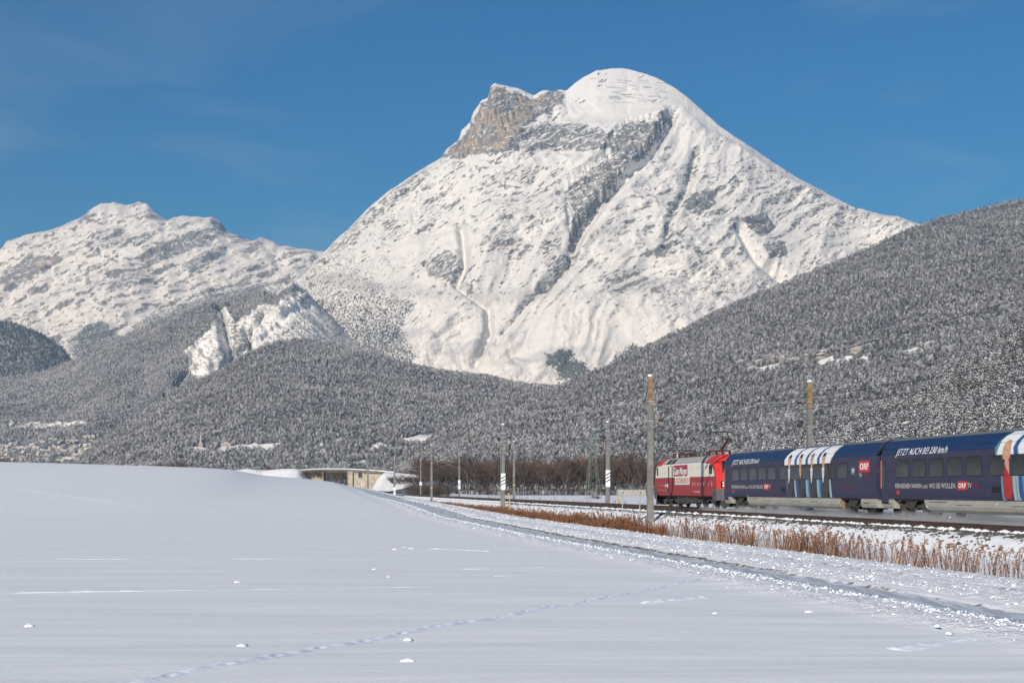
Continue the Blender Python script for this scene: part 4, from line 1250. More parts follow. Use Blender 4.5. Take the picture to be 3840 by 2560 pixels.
    Lm('FERNSEHEN WANN', -11.40, -8.43, 1.455, 1.685, PM['cream'], bold=0.002)
    Lm('UND', -8.28, -7.72, 1.455, 1.605, PM['cream'], bold=0.0)
    Lm('WO SIE WOLLEN.', -7.56, -4.78, 1.455, 1.685, PM['cream'], bold=0.002)
    raised_pane(root, 'logo_plate', -4.64, -3.74, 1.38, 1.76, COACH, PM['red'], 0.010, 0)
    Lm('ORF', -4.56, -3.82, 1.46, 1.68, PM['letter'], bold=0.03, spacing=1.15)
    Lm('TV', -3.68, -3.28, 1.47, 1.68, PM['cream'], bold=0.012)
    Lm('THEK', -3.22, -2.58, 1.47, 1.68, PM['dimred'], bold=0.012)
    raised_pane(root, 'logo_plate', -11.26, -10.95, 1.16, 1.34, COACH, PM['red'], 0.010, 0)
    return root, Lm
PM['sign_glass'] = flat('milky_lavatory_glass', (0.42, 0.43, 0.42), 0.3)
G_COACH = 'coaches of the passenger train'

def person_print(root, cx, hair, shirt, jacket, gown=False, coat_over=0.0):
    """one figure of the printed advertisement: head, hair, chest, jacket"""
    P = lambda nm, pts, mt, off: print_panel(nm, pts, PM[mt], COACH, off, root)
    P('printed_head', ell(cx, 3.05, 0.225, 0.35, 14), 'skin', 0.016)
    P('printed_hair', [(cx - .23, 3.06), (cx - .25, 3.27), (cx - .16, 3.42), (cx + .05, 3.50), (cx + .21, 3.43), (cx + .25, 3.22), (cx + .225, 3.06), (cx + .16, 3.28), (cx - .13, 3.25)], hair, 0.020)
    for ex in (-.085, .085): P('printed_eye', ell(cx + ex, 3.08, 0.045, 0.022, 6), 'hair', 0.024)
    P('printed_mouth', [(cx - .08, 2.86), (cx + .08, 2.86), (cx + .055, 2.83), (cx - .055, 2.83)], 'dress', 0.024)
    P('printed_neck', [(cx - .12, 2.80), (cx + .12, 2.80), (cx + .10, 2.58), (cx - .10, 2.58)], 'skin', 0.0155)
    P('printed_shirt', [(cx - .24, 2.64), (cx + .17, 2.64), (cx + .15, 2.3), (cx + .02, 1.85), (cx - .06, 1.72), (cx - .18, 2.15)] if not gown else [(cx - .19, 2.64), (cx + .19, 2.64), (cx + .16, 2.3), (cx + .02, 2.02), (cx - .13, 2.3)], shirt, 0.0165)
    P('printed_jacket', [(cx - .26, 2.50), (cx - .05, 1.5), (cx + .20, 2.40), (cx + .20, 1.97), (cx + .66, 1.97), (cx + .84, 1.72), (cx + .80, 1.42), (cx + .52, 1.2), (cx + .50, 0.95), (cx - .26, 0.95), (cx - .34, 1.3), (cx - .30, 1.97)], jacket, 0.0130)

def swoosh(root, pts, mat, off=0.009, name='printed_swoosh'):
    return print_panel(name, pts, PM[mat], COACH, off, root)

# coach next to the locomotive
c1, Lm = coach('dark blue coach behind the locomotive, printed with four people and a red square logo', 83.45, G_COACH)
swoosh(c1, [(-.72, 2.865), (-.80, 3.15), (-.58, 3.42), (-.20, 3.66), (.16, 3.83), (7.60, 3.83), (7.15, 3.60), (6.88, 3.35), (6.78, 3.1), (6.80, 2.865)], 'swirl_white')
for x in (1.02, 2.90, 4.78):
    swoosh(c1, [(x, 2.865), (x - .05, 3.15), (x + .12, 3.42), (x + .42, 3.66), (x + .80, 3.83), (x + 1.12, 3.83), (x + .76, 3.66), (x + .46, 3.42), (x + .30, 3.15), (x + .34, 2.865)], 'swirl_blue', 0.0115)
    swoosh(c1, [(x + .34, 2.865), (x + .30, 3.15), (x + .46, 3.42), (x + .53, 3.42), (x + .38, 3.15), (x + .42, 2.865)], 'swirl_teal', 0.0115)
for x, m_ in ((-.34, 'swirl_teal'), (.98, 'pale_teal'), (1.38, 'swirl_blue'), (2.92, 'pale_teal'), (3.18, 'swirl_teal'), (3.42, 'swirl_blue'), (4.72, 'pale_teal'), (4.98, 'swirl_teal'), (5.22, 'swirl_blue'), (6.62, 'pale_teal')):
    swoosh(c1, [(x, 1.96), (x + .24, 1.96), (x + .36, 1.45), (x + .46, 0.945), (x + .16, 0.945), (x + .06, 1.4)], m_, 0.0095)
for cx, hair, shirt, gown in ((0.13, 'hair', 'shirt', False), (2.04, 'hair', 'skin', True), (3.93, 'hair_grey', 'shirt', False), (5.78, 'hair', 'shirt', False)):
    raised_pane(c1, 'printed_mullion', cx - .27, cx + .20, 1.96, 2.87, COACH, PM['suit'], 0.0115, 0)
    person_print(c1, cx, hair, shirt, 'suit', gown)
print_panel('printed_coat', [(5.98, 2.86), (6.35, 2.80), (6.62, 2.4), (6.70, 1.95), (6.66, 1.4), (6.40, 0.95), (5.75, 0.95), (5.80, 1.6), (5.98, 2.3)], PM['suit'], COACH, 0.022, c1)
raised_pane(c1, 'logo_plate', 10.93, 12.33, 2.31, 2.90, COACH, PM['red'], 0.010, 0)
Lm('ORF', 11.08, 12.2, 2.43, 2.78, PM['letter'], bold=0.035, spacing=1.1)
Lm('TV', 10.93, 11.36, 2.04, 2.24, PM['cream'], bold=0.012)
Lm('THEK', 11.44, 12.28, 2.04, 2.24, PM['dimred'], bold=0.012)
Lm('TVthek.ORF.at', 8.52, 10.28, 1.50, 1.66, PM['dimred'], bold=0.004)

# second coach, running out of the picture
c2, Lm = coach('dark blue coach nearest the camera, printed with a fair haired woman in a red dress', 56.45, G_COACH)
swoosh(c2, [(-.98, 2.865), (-1.07, 3.15), (-.88, 3.42), (-.58, 3.66), (-.30, 3.83), (3.6, 3.83), (3.3, 3.6), (3.05, 3.3), (3.0, 2.865)], 'swirl_white')
swoosh(c2, [(-.98, 2.865), (-1.07, 3.15), (-.88, 3.42), (-.58, 3.66), (-.30, 3.83), (-.38, 3.83), (-.68, 3.66), (-.99, 3.42), (-1.18, 3.15), (-1.09, 2.865)], 'swirl_teal')
swoosh(c2, [(.48, 2.865), (.42, 3.15), (.55, 3.42), (.78, 3.66), (1.1, 3.83), (1.5, 3.83), (1.1, 3.66), (.86, 3.42), (.72, 3.15), (.80, 2.865)], 'swirl_blue', 0.0115)
swoosh(c2, [(.80, 2.865), (.72, 3.15), (.86, 3.42), (1.1, 3.66), (1.18, 3.66), (.94, 3.42), (.82, 3.15), (.90, 2.865)], 'swirl_teal', 0.0115)
for x, m_ in ((-.62, 'swirl_teal'), (.36, 'pale_teal'), (.62, 'pale_teal'), (.86, 'swirl_blue'), (1.14, 'swirl_teal'), (1.4, 'pale_teal'), (1.9, 'swirl_blue')):
    swoosh(c2, [(x, 1.96), (x + .30, 1.96), (x + .40, 1.45), (x + .50, 0.945), (x + .16, 0.945), (x + .06, 1.4)], m_, 0.0095)
raised_pane(c2, 'printed_mullion', -.30, .12, 1.96, 2.87, COACH, PM['dress'], 0.0115, 0)
WP = lambda nm, pts, mt, off: print_panel(nm, pts, PM[mt], COACH, off, c2)
WP('printed_hair', [(-.45, 2.68), (-.48, 3.05), (-.40, 3.30), (-.12, 3.50), (.14, 3.44), (.22, 3.1), (.20, 2.74), (-.02, 2.66), (-.28, 2.66)], 'hair_blond', 0.016)
WP('printed_head', ell(-.10, 2.99, .235, .34, 14), 'skin', 0.020)
for ex in (-.09, .07): WP('printed_eye', ell(-.11 + ex, 3.05, .035, .022, 6), 'hair', 0.024)
WP('printed_mouth', [(-.19, 2.80), (-.03, 2.80), (-.06, 2.76), (-.16, 2.76)], 'dress', 0.024)
WP('printed_neck', [(-.22, 2.68), (.02, 2.68), (.10, 2.5), (.10, 2.02), (-.06, 2.2), (-.27, 2.46)], 'skin', 0.018)
WP('printed_dress', [(-.29, 2.42), (-.06, 2.16), (.10, 1.98), (.10, 1.96), (.38, 1.96), (.40, 1.5), (.40, 1.2), (.34, 0.99), (-.30, 1.0), (-.36, 1.3), (-.46, 1.96), (-.29, 1.96)], 'dress', 0.0205)

# ------------------------------------------------------------------ locomotive
LOCO = [(1.44, 0.92), (1.49, 1.2), (1.50, 2.2), (1.50, 3.285), (1.43, 3.40), (1.30, 3.54), (1.12, 3.72), (0.95, 3.84), (0.5, 3.90), (0.0, 3.92)]
def loco_end(y, w):
    rake = 0.0 if w < 2.1 else 0.62 * (w - 2.1) ** 1.25
    return 9.62 - 0.85 * (abs(y) / 1.5) ** 2.4 - rake - (0.10 * (1.2 - w) / 0.3 if w < 1.2 else 0)
loco = vehicle('electric_locomotive', 'red and cream electric locomotive with a raised pantograph ahead of the blue coaches', 'locomotive', 107.0)
ring = [(-y, w) for y, w in LOCO] + [(y, w) for y, w in LOCO[-2::-1]]
n = len(ring)
stations = []
for sgn in (-1, 1):
    caps = []
    for f in (0.0, 0.35, 0.62, 0.82, 0.94, 1.0):
        caps.append([(sgn * loco_end(y * f, 2.2 + (w - 2.2) * f), y * f, 2.2 + (w - 2.2) * f) for y, w in ring])
    stations.append(caps)
rows = stations[0] + [[(x, y, w) for y, w in ring] for x in np.linspace(-6.6, 6.6, 9)] + stations[1][::-1]
mb = MB()
for r_ in rows: mb.v += r_
for i in range(len(rows) - 1):
    for j in range(n - 1):
        a, b = i * n + j, (i + 1) * n + j
        cx = sum(mb.v[k][0] for k in (a, b, b + 1, a + 1)) / 4; cw = sum(mb.v[k][2] for k in (a, b, b + 1, a + 1)) / 4; cy = sum(abs(mb.v[k][1]) for k in (a, b, b + 1, a + 1)) / 4
        cap = i < 5 or i >= len(rows) - 6
        m_ = 0
        if cap: m_ = 1
        elif cw > 3.3: m_ = 2 if abs(cx) < 6.6 else 1
        mb.f.append((a, b, b + 1, a + 1)); mb.m.append(m_)
mb.build('body', [PM['loco_red'], PM['loco_bright'], PM['loco_roof']], loco)
MB().box(-8.3, 8.3, -1.3, 1.3, 0.80, 0.915).build('underframe', PM['under'], loco)
for side in (-1, 1):
    print_panel('cream_band', [(-8.45, 2.33), (8.30, 2.33), (8.22, 2.6), (7.95, 2.9), (7.62, 3.12), (7.1, 3.24), (5.95, 3.28), (5.85, 3.36), (-6.2, 3.36), (-6.4, 3.28), (-8.0, 3.26), (-8.2, 3.0), (-8.36, 2.7)], PM['loco_white'], LOCO, 0.004, loco, side)
    print_panel('roof_red', [(5.95, 3.29), (7.1, 3.25), (8.0, 3.2), (7.9, 3.5), (7.62, 3.78), (6.9, 3.84), (6.3, 3.84), (6.0, 3.6)], PM['loco_bright'], LOCO, 0.006, loco, side)
    print_panel('roof_red', [(-6.5, 3.29), (-8.0, 3.24), (-7.9, 3.5), (-7.4, 3.74), (-6.9, 3.84), (-6.5, 3.84)], PM['loco_bright'], LOCO, 0.006, loco, side)
    o = raised_pane(loco, 'cab_window', 6.92, 7.78, 2.50, 3.16, LOCO, PM['gasket'], 0.008, 0.12, side=side); raised_pane(o, 'pane', 6.97, 7.73, 2.55, 3.11, LOCO, PM['glass'], 0.014, 0.1, side=side)
    o = raised_pane(loco, 'cab_window', -8.05, -7.55, 2.50, 3.16, LOCO, PM['gasket'], 0.008, 0.1, side=side); raised_pane(o, 'pane', -8.0, -7.6, 2.55, 3.11, LOCO, PM['glass'], 0.014, 0.08, side=side)
# windscreens and lamps on both noses
for sgn in (-1, 1):
    w_ = MB(); ys = np.linspace(-1.12, 1.12, 9); ws = np.linspace(2.62, 3.42, 5)
    for w in ws:
        for y in ys: w_.v.append((sgn * (loco_end(y * (1 - 0.12 * (w - 2.6)), w) + 0.012), y * (1 - 0.12 * (w - 2.6)), w))
    for i in range(4):
        for j in range(8): w_.f.append((i * 9 + j, i * 9 + j + 1, (i + 1) * 9 + j + 1, (i + 1) * 9 + j)); w_.m.append(0)
    w_.build('windscreen', PM['glass'], loco, True)
    for y in (-1.13, 1.13):
        x = sgn * (loco_end(y, 1.8) + 0.01)
        h = MB().box(x - .06, x + .05, y - .16, y + .16, 1.55, 1.98).build('headlight', PM['gasket'], loco)
        for zz in (1.66, 1.86): MB().lathe([(.085, 0.0), (.085, 0.02)], 12, (x + sgn * .045, y, zz), 'x').build('lens', PM['lamp'], h)
    bb = MB(); yb = np.linspace(-1.5, 1.5, 11); k = 11
    for wv_, off in ((0.62, 0.02), (1.42, 0.05)):
        for y in yb: bb.v.append((sgn * (9.62 - 0.85 * (abs(y) / 1.5) ** 2.4 + off), y * 1.01, wv_))
    for wv_ in (0.62, 1.42):
        for y in yb: bb.v.append((sgn * 7.9, y * 1.008, wv_))
    for j in range(k - 1):
        bb.f += [(j, j + 1, k + j + 1, k + j), (k + j, k + j + 1, 3 * k + j + 1, 3 * k + j), (j, j + 1, 2 * k + j + 1, 2 * k + j)]
        bb.m += [0, 0, 0]
    bb.f += [(0, k, 3 * k, 2 * k), (k - 1, 2 * k - 1, 4 * k - 1, 3 * k - 1)]; bb.m += [0, 0]
    o = bb.build('buffer_beam', PM['loco_grey'], loco)
    raised_pane(o, 'recess', sgn * 8.35 - .1, sgn * 8.35 + .1, 0.98, 1.18, [(1.50, .6), (1.52, 1.5)], PM['gasket'], 0.012, 0)
    for y in (-.88, .88): MB().lathe([(.10, 0), (.10, sgn * .42), (.23, sgn * .44), (.23, sgn * .49)], 14, (sgn * 9.45, y, 1.05), 'x').build('buffer', PM['under'], loco)
    MB().add([(sgn * 9.5, -1.2, .16), (sgn * 9.5, 1.2, .16), (sgn * 9.2, 1.25, .62), (sgn * 9.2, -1.25, .62), (sgn * 8.9, -1.2, .16), (sgn * 8.9, 1.2, .16), (sgn * 8.9, 1.25, .62), (sgn * 8.9, -1.25, .62)],
             [(0, 1, 2, 3), (4, 5, 6, 7), (0, 1, 5, 4), (1, 2, 6, 5), (2, 3, 7, 6), (3, 0, 4, 7)]).build('snow_plough', PM['under'], loco)
for x in (-5.0, 5.0): bogie(loco, x, 3.0, 0.56, True)
eq = MB().box(-2.6, 2.6, -1.25, 1.25, 0.32, 0.80).box(-2.9, -2.6, -1.2, 1.2, .45, .8).box(2.6, 3.1, -1.2, 1.2, .4, .8)
eq.tube([(-1.9, -1.3, .3), (-1.9, -1.3, .85)], .06).tube([(.4, -1.3, .3), (.4, -1.3, .85)], .06).box(-.9, -.2, -1.32, -1.25, .42, .7).box(.8, 2.0, -1.32, -1.25, .38, .66)
eq.build('equipment_case', PM['under'], loco)
# cab door with grab rails, roof vents
d = raised_pane(loco, 'cab_door', -4.05, -3.12, 1.16, 3.26, LOCO, PM['loco_red'], 0.010, 0.04)
print_panel('door_cream', [(-4.0, 2.33), (-3.17, 2.33), (-3.17, 3.22), (-4.0, 3.22)], PM['loco_white'], LOCO, 0.013, d)
for x in (-4.12, -3.02): MB().tube([(x, -1.56, 1.2), (x, -1.56, 3.2)], 0.03, 6).build('grab_rail', PM['gasket'], d)
MB().box(-3.75, -3.4, -1.56, -1.45, .95, 1.14).build('step', PM['gasket'], d)
for x in (-5.3, -4.0): raised_pane(loco, 'roof_vent', x, x + 1.05, 3.38, 3.76, LOCO, PM['grille'], 0.02, 0)
raised_pane(loco, 'roof_vent', 4.9, 5.9, 3.34, 3.80, LOCO, PM['grille'], 0.02, 0)
lp = raised_pane(loco, 'name_plate', -2.80, 1.26, 2.42, 3.27, LOCO, PM['loco_red'], 0.010, 0)
LL = lambda *a, **k: lettering(*a, prof=LOCO, parent=loco, **k)
LL('Guten Morgen', -2.72, 1.10, 2.36, 3.12, PM['letter'], shear=0.30, bold=0.012, off=0.018, spacing=0.86)
raised_pane(loco, 'name_plate', -2.31, 1.79, 1.76, 2.40, LOCO, PM['loco_white'], 0.014, 0)
LL('\u00d6STERREICH', -2.10, 1.58, 1.86, 2.36, PM['loco_red'], off=0.022, bold=0.0)
for k, (m_, ch) in enumerate((('orange', 'B'), ('letter', 'K'), ('letter', 'N'), ('letter', 'O'), ('pale_teal', 'S'), ('letter', 'T'), ('letter', 'V'), ('orange', 'W'))):
    x = 2.60 + k * 0.70
    if m_ == 'letter': LL(ch, x, x + .16, 1.70, 1.90, PM['letter'], off=0.012, bold=0.01)
    else: raised_pane(loco, 'emblem', x, x + .26, 1.64, 1.96, LOCO, PM[m_], 0.010, 0)
LL('1116 223-8', 2.9, 4.6, 1.16, 1.28, PM['letter'], off=0.012)
LL('ORF', -5.55, -4.85, 1.62, 1.80, PM['letter'], off=0.012, bold=0.02)
raised_pane(loco, 'emblem', -4.75, -4.50, 1.56, 1.84, LOCO, PM['letter'], 0.010, 0)
for x0, x1, w in ((-7.6, -5.8, 1.68), (-7.6, -4.7, 1.30)): LL('GUTEN MORGEN', x0, x1, w, w + .09, PM['skin'], off=0.012)
# roof gear
def pantograph(x, up):
    b = MB().box(x - 1.0, x + 1.0, -.55, -.47, 4.18, 4.27).box(x - 1.0, x + 1.0, .47, .55, 4.18, 4.27).box(x - .95, x - .85, -.5, .5, 4.19, 4.26).box(x + .85, x + .95, -.5, .5, 4.19, 4.26)
    o = b.build('pantograph', PM['rusty_arm'], loco)
    for ix in (-.9, .9):
        for iy in (-.5, .5): MB().lathe([(.05, 3.88), (.11, 3.94), (.06, 3.98), (.11, 4.03), (.06, 4.07), (.11, 4.12), (.05, 4.18)], 8, (x + ix, iy, 0)).build('insulator', PM['rusty_arm'], o)
    if up:
        MB().tube([(x + .45, 0, 4.27), (x + 2.05, 0, 5.02)], .085, 8).tube([(x + .75, .12, 4.27), (x + 2.15, .12, 4.98)], .022, 6).build('lower_arm', PM['rusty_arm'], o)
        MB().tube([(x + 2.05, -.10, 5.02), (x + .42, -.45, 5.55)], .042, 6).tube([(x + 2.05, .10, 5.02), (x + .42, .45, 5.55)], .042, 6).tube([(x + 2.05, -.2, 5.02), (x + 2.05, .2, 5.02)], .05, 6).build('upper_arm', PM['under'], o)
        zt = 5.60; hx = x + .42
    else:
        MB().tube([(x + .6, 0, 4.27), (x - .9, 0, 4.40)], .05, 6).tube([(x - .9, -.12, 4.40), (x + .7, -.4, 4.50)], .028, 6).tube([(x - .9, .12, 4.40), (x + .7, .4, 4.50)], .028, 6).build('folded_arm', PM['under'], o)
        zt = 4.53; hx = x + .5
    h = MB()
    for dx in (-.2, .2): h.tube([(hx + dx, -.98, zt - .22), (hx + dx, -.80, zt - .03), (hx + dx, -.55, zt), (hx + dx, .55, zt), (hx + dx, .80, zt - .03), (hx + dx, .98, zt - .22)], .042, 6)
    h.tube([(hx - .2, -.5, zt), (hx + .2, -.5, zt)], .02, 5).tube([(hx - .2, .5, zt), (hx + .2, .5, zt)], .02, 5)
    h.build('collector_head', PM['under'], o)
pantograph(4.6, True); pantograph(-5.6, False)
ins = MB()
for x in (-3.4, -2.2, -1.1, -.5, .4, 1.6, 2.5): 
    ins.lathe([(.06, 3.9), (.12, 3.96), (.07, 4.02), (.12, 4.08), (.07, 4.14), (.06, 4.22)], 8, (x, -.35, 0)).box(x - .14, x + .14, -.5, -.2, 3.89, 3.95)
ins.tube([(-4.4, -.35, 4.24), (3.4, -.35, 4.24)], .022, 6).tube([(-2.2, -.35, 4.24), (-2.0, .3, 4.2)], .02, 5)
ins.build('roof_busbar', PM['under'], loco)
MB().tube([(-5.0, -.6, 3.86), (-5.0, -.6, 4.1)], .02, 5).box(-5.05, -4.95, -.63, -.57, 4.08, 4.2).build('horn', PM['lamp'], loco)

# snow whirled up under the coaches: a low trailing cloud of powder
def spray_material():
    mt = bpy.data.materials.new('snow_powder'); mt.use_nodes = True
    t = mt.node_tree; t.nodes.clear()
    out = t.nodes.new('ShaderNodeOutputMaterial'); sc_ = t.nodes.new('ShaderNodeVolumeScatter')
    tc = t.nodes.new('ShaderNodeTexCoord'); mp = t.nodes.new('ShaderNodeMapping'); no = t.nodes.new('ShaderNodeTexNoise')
    mp.inputs['Scale'].default_value = (0.28, 0.5, 0.9)
    no.inputs['Scale'].default_value = 1.0; no.inputs['Detail'].default_value = 4.0; no.inputs['Roughness'].default_value = 0.6
    sp = t.nodes.new('ShaderNodeSeparateXYZ')
    t.links.new(tc.outputs['Object'], mp.inputs['Vector']); t.links.new(mp.outputs['Vector'], no.inputs['Vector']); t.links.new(tc.outputs['Object'], sp.inputs[0])
    hgt = t.nodes.new('ShaderNodeMapRange'); hgt.inputs['From Min'].default_value = 0.0; hgt.inputs['From Max'].default_value = 0.60; hgt.inputs['To Min'].default_value = 0.24; hgt.inputs['To Max'].default_value = -0.25
    t.links.new(sp.outputs['Z'], hgt.inputs['Value'])
    ad = t.nodes.new('ShaderNodeMath'); ad.operation = 'ADD'; t.links.new(no.outputs['Fac'], ad.inputs[0]); t.links.new(hgt.outputs['Result'], ad.inputs[1])
    mr = t.nodes.new('ShaderNodeMapRange'); mr.inputs['From Min'].default_value = 0.50; mr.inputs['From Max'].default_value = 0.95; mr.inputs['To Max'].default_value = 0.50
    t.links.new(ad.outputs[0], mr.inputs['Value'])
    sc_.inputs['Color'].default_value = (0.93, 0.94, 0.96, 1)
    t.links.new(mr.outputs['Result'], sc_.inputs['Density']); t.links.new(sc_.outputs['Volume'], out.inputs['Volume'])
    return mt
PM['powder'] = spray_material()
sp_ = MB()
L_ = 62.0
sp_.prism([(-3.0, -0.10), (3.2, -0.10), (3.2, 0.9), (-1.5, 0.75), (-2.3, 0.5)], -L_ / 2, L_ / 2)
so = sp_.build('snow_spray', PM['powder'])
so.location = rf(67.5, FAR_D, RAIL, False); so.rotation_euler = (0, 0, TRAIN_ROT)
tag(so, 'fine snow whirled up from the track beneath the coaches', kind='stuff')
n = 260
A = rng.uniform(40, 98, n); D = 27.8 + rng.random(n) * 2.0
lumps('flying_snow', 'bits of snow thrown up beside the moving coaches', rf_many(A, D, RAIL + rng.exponential(0.28, n)), rng.gamma(2.0, 0.005, n), M['snow'], 97, 1.0)

# ------------------------------------------------------------------ catenary masts and wires
def mast(label, A, D, h, w=0.20, top=None, arm=0, arm_z=(7.2, 5.9), reach=3.3, stripes=0, weights=False, crossarm=0, band=False, number=None, board_z=2.2, base_drop=0.0):
    """concrete mast; arm = +1/-1 gives the side (in D) on which the cantilever reaches over the track"""
    x, y, _ = rf(A, D, 0)
    zb = ground_at(x, y) - 0.3
    root = empty('catenary_mast', (x, y, zb), TRAIN_ROT)     # local x towards the camera, local y away from it
    tag(root, label, 'catenary mast', 'catenary masts along the railway')
    z0 = RAIL + float(lift(A)) - zb
    H = h + 0.3
    tp = w * 0.66
    p = MB().taper((w, w), (tp, tp), 0, H)
    for sx in (-1, 1):
        p.add([(sx * (w + .004), -w * .35, .3), (sx * (w + .004), w * .35, .3), (sx * (tp + .004), tp * .35, H - .2), (sx * (tp + .004), -tp * .35, H - .2)], [(0, 1, 2, 3)])
    p.build('pole', M['concrete'], root)
    if top:
        f = top / h
        wa = w + (tp - w) * (H - top) / H + 0.004
        MB().taper((wa, wa), (tp + .004, tp + .004), H - top, H + .004).build('pole_top', M['ochre'], root)['label'] = 'ochre weathered upper end of the mast'
    MB().lathe([(tp * 1.15, H), (tp * 1.2, H + .06), (tp * .8, H + .14), (.02, H + .16)], 8).build('snow_cap', M['snow'], root)
    for az in arm_z:
        wz = w + (tp - w) * (az + z0) / H
        MB().box(-wz - .03, wz + .03, -wz - .03, wz + .03, az + z0 - .05, az + z0 + .05).build('clamp', M['galv'], root)
    if arm:
        c = MB()
        lo, hi = arm_z[1] + z0, arm_z[0] + z0
        pr = [(.045, 0), (.075, .06), (.04, .12), (.075, .18), (.04, .24), (.075, .30), (.045, .36)]
        for zz, dz in ((lo, .10), (hi, 0.0)):
            i_ = MB()
            b = [(0, arm * (w + .35), zz + dz * .5), (0, arm * (w + .71), zz + dz)]
            i_.tube(b, .10, 8)
            i_.build('insulator', M['brown_ins'], root)
            c.tube([(0, arm * w * .8, zz), (0, arm * (w + .36), zz + dz * .5)], .03, 6)
        c.tube([(0, arm * (w + .71), lo + .10), (0, arm * reach, hi - .12)], .045, 6)
        c.tube([(0, arm * (w + .71), hi), (0, arm * reach, hi - .06)], .035, 6)
        c.tube([(0, arm * reach * .62, lo + .62), (0, arm * (reach + .7), lo + .22)], .035, 6)
        c.tube([(0, arm * (reach + .6), lo + .22), (0, arm * (reach - .35), lo - .22)], .018, 5)
        c.tube([(0, arm * reach, hi - .15), (0, arm * reach, hi + .06)], .03, 5)
        c.build('cantilever', M['galv'], root)
    if crossarm:
        cz = H - 1.0
        MB().box(-.05, .05, min(0, crossarm * 1.15), max(0, crossarm * 1.15), cz, cz + .08).box(-w - .03, w + .03, -w - .03, w + .03, cz - .06, cz + .14).build('crossarm', M['galv'], root)
        MB().tube([(0, crossarm * .28, cz), (0, crossarm * .28, .9)], .03, 6).build('conduit', M['galv'], root)
    if weights:
        for sy in (-1, 1):
            k = MB()
            for i in range(9): k.lathe([(.13, H - 5.3 + i * .19), (.13, H - 5.3 + i * .19 + .16)], 8, (-.05, sy * (w + .22), 0))
            k.tube([(-.05, sy * (w + .22), H - 5.3), (-.05, sy * (w + .22), H - 1.3)], .018, 5)
            k.build('tension_weight', M['dark_steel'], root)
        for zz in (H - 1.5, H - 2.0, H - 2.7): MB().box(-w - .05, w + .05, -w - .08, w + .08, zz, zz + .08).build('band_clamp', M['galv'], root)
        MB().lathe([(.22, -.04), (.24, 0), (.22, .04)], 12, (-.05, -w - .2, H - 1.6), 'x').build('tension_wheel', M['dark_steel'], root)
    if stripes:
        bw, bh = .25, 1.85
        b = MB().box(w + .02, w + .05, -bw, bw, board_z, board_z + bh).build('distance_board', M['white'], root)
        sgn = 1
        for k in range(stripes):
            c0 = board_z + bh * (.26 + .20 * k)
            MB().add([(w + .056, -bw, c0), (w + .056, bw, c0 + .28), (w + .056, bw, c0 + .40), (w + .056, -bw, c0 + .12)], [(0, 1, 2, 3)]).build('stripe', M['black'], b)
    if number:
        b = MB().box(w + .02, w + .05, -.32, .32, board_z, board_z + .95).build('number_board', M['white'], root)
        for txt, z_, in zip(number, (board_z + .52, board_z + .10)):
            cu = bpy.data.curves.new('board_number', 'FONT'); cu.body = txt; cu.size = .46; cu.align_x = 'CENTER'; cu.offset = 0.01; cu.resolution_u = 2
            t_ = bpy.data.objects.new('board_number', cu); col.objects.link(t_)
            dg = bpy.context.evaluated_depsgraph_get()
            me = bpy.data.meshes.new_from_object(t_.evaluated_get(dg)); bpy.data.objects.remove(t_)
            for v in me.vertices: v.co = Vector((w + .057, v.co.x, v.co.y + z_))
            me.materials.clear(); me.materials.append(M['black'])
            link_mesh('board_number', me, b)
    if band:
        wz = w - .02
        MB().box(-wz - .01, wz + .01, -wz - .01, wz + .01, 2.75, 2.86).build('yellow_band', M['yellow'], root)
    return root

def A_for(px, D):
    q = (px - 1920) / FPX
    return (TY * D + TX * 0 - (-TX) * D * q) / (q * TY - TX) if False else (0.9887 * D - 0.1502 * D * q) / (0.1502 + 0.9887 * q)

ND, FD = 23.3, 34.2
mast('tall concrete mast with ochre top standing just left of the red locomotive', A_for(2438, ND), ND, 9.7, .20, 1.9, 1)
mast('concrete mast with a three stripe board and dark tension weights beside the reeds', A_for(1886, ND), ND, 9.5, .21, None, 1, stripes=3, weights=True, crossarm=-1, board_z=2.5)
mast('slim concrete mast with a yellow band on the near side of the curve', A_for(1618, ND), ND, 9.8, .19, None, 1, band=True)
mast('concrete mast with a two stripe board near the lane bend', A_for(1479, ND), ND, 9.6, .19, None, 1, stripes=2, board_z=1.2)
mast('grey mast in front of the bridge embankment, right of the signal', 430, ND, 9.6, .19, None, 1)
mast('small distant mast with a white board against the bridge abutment', 505, ND, 9.4, .18, None, 1, stripes=1, board_z=.6)
mast('concrete mast with ochre top rising behind the first coach', A_for(3036, FD), FD, 9.0, .21, 1.7, -1, arm_z=(7.2, 5.6))
mast('concrete mast with a three stripe board and tension weights ahead of the locomotive', A_for(2278, FD), FD, 9.2, .20, None, -1, stripes=3, weights=True, crossarm=1, board_z=2.4)
mast('plain concrete mast with a yellow ring on the far side of the track', A_for(1927, FD), FD, 9.3, .19, None, -1, band=True)
mast('mast with a two stripe board in front of the brown trees', A_for(1722, FD), FD, 9.4, .18, None, -1, stripes=2, board_z=2.2)
mast('mast with a white number board beside the dark thicket', A_for(1581, FD), FD, 9.4, .18, None, -1, number=('4', '6'), board_z=3.0)
mast('thin grey mast left of the snowy embankment field', 470, FD + 1, 9.2, .17, None, -1)
mast('distant mast by the right abutment of the bridge', 540, FD, 9.0, .17, None, -1)
mast('distant mast standing in the bridge opening, left of its twin', 640, 26.0, 9.0, .17)
mast('distant mast standing in the bridge opening, right of its twin', 660, 33.0, 9.0, .17)

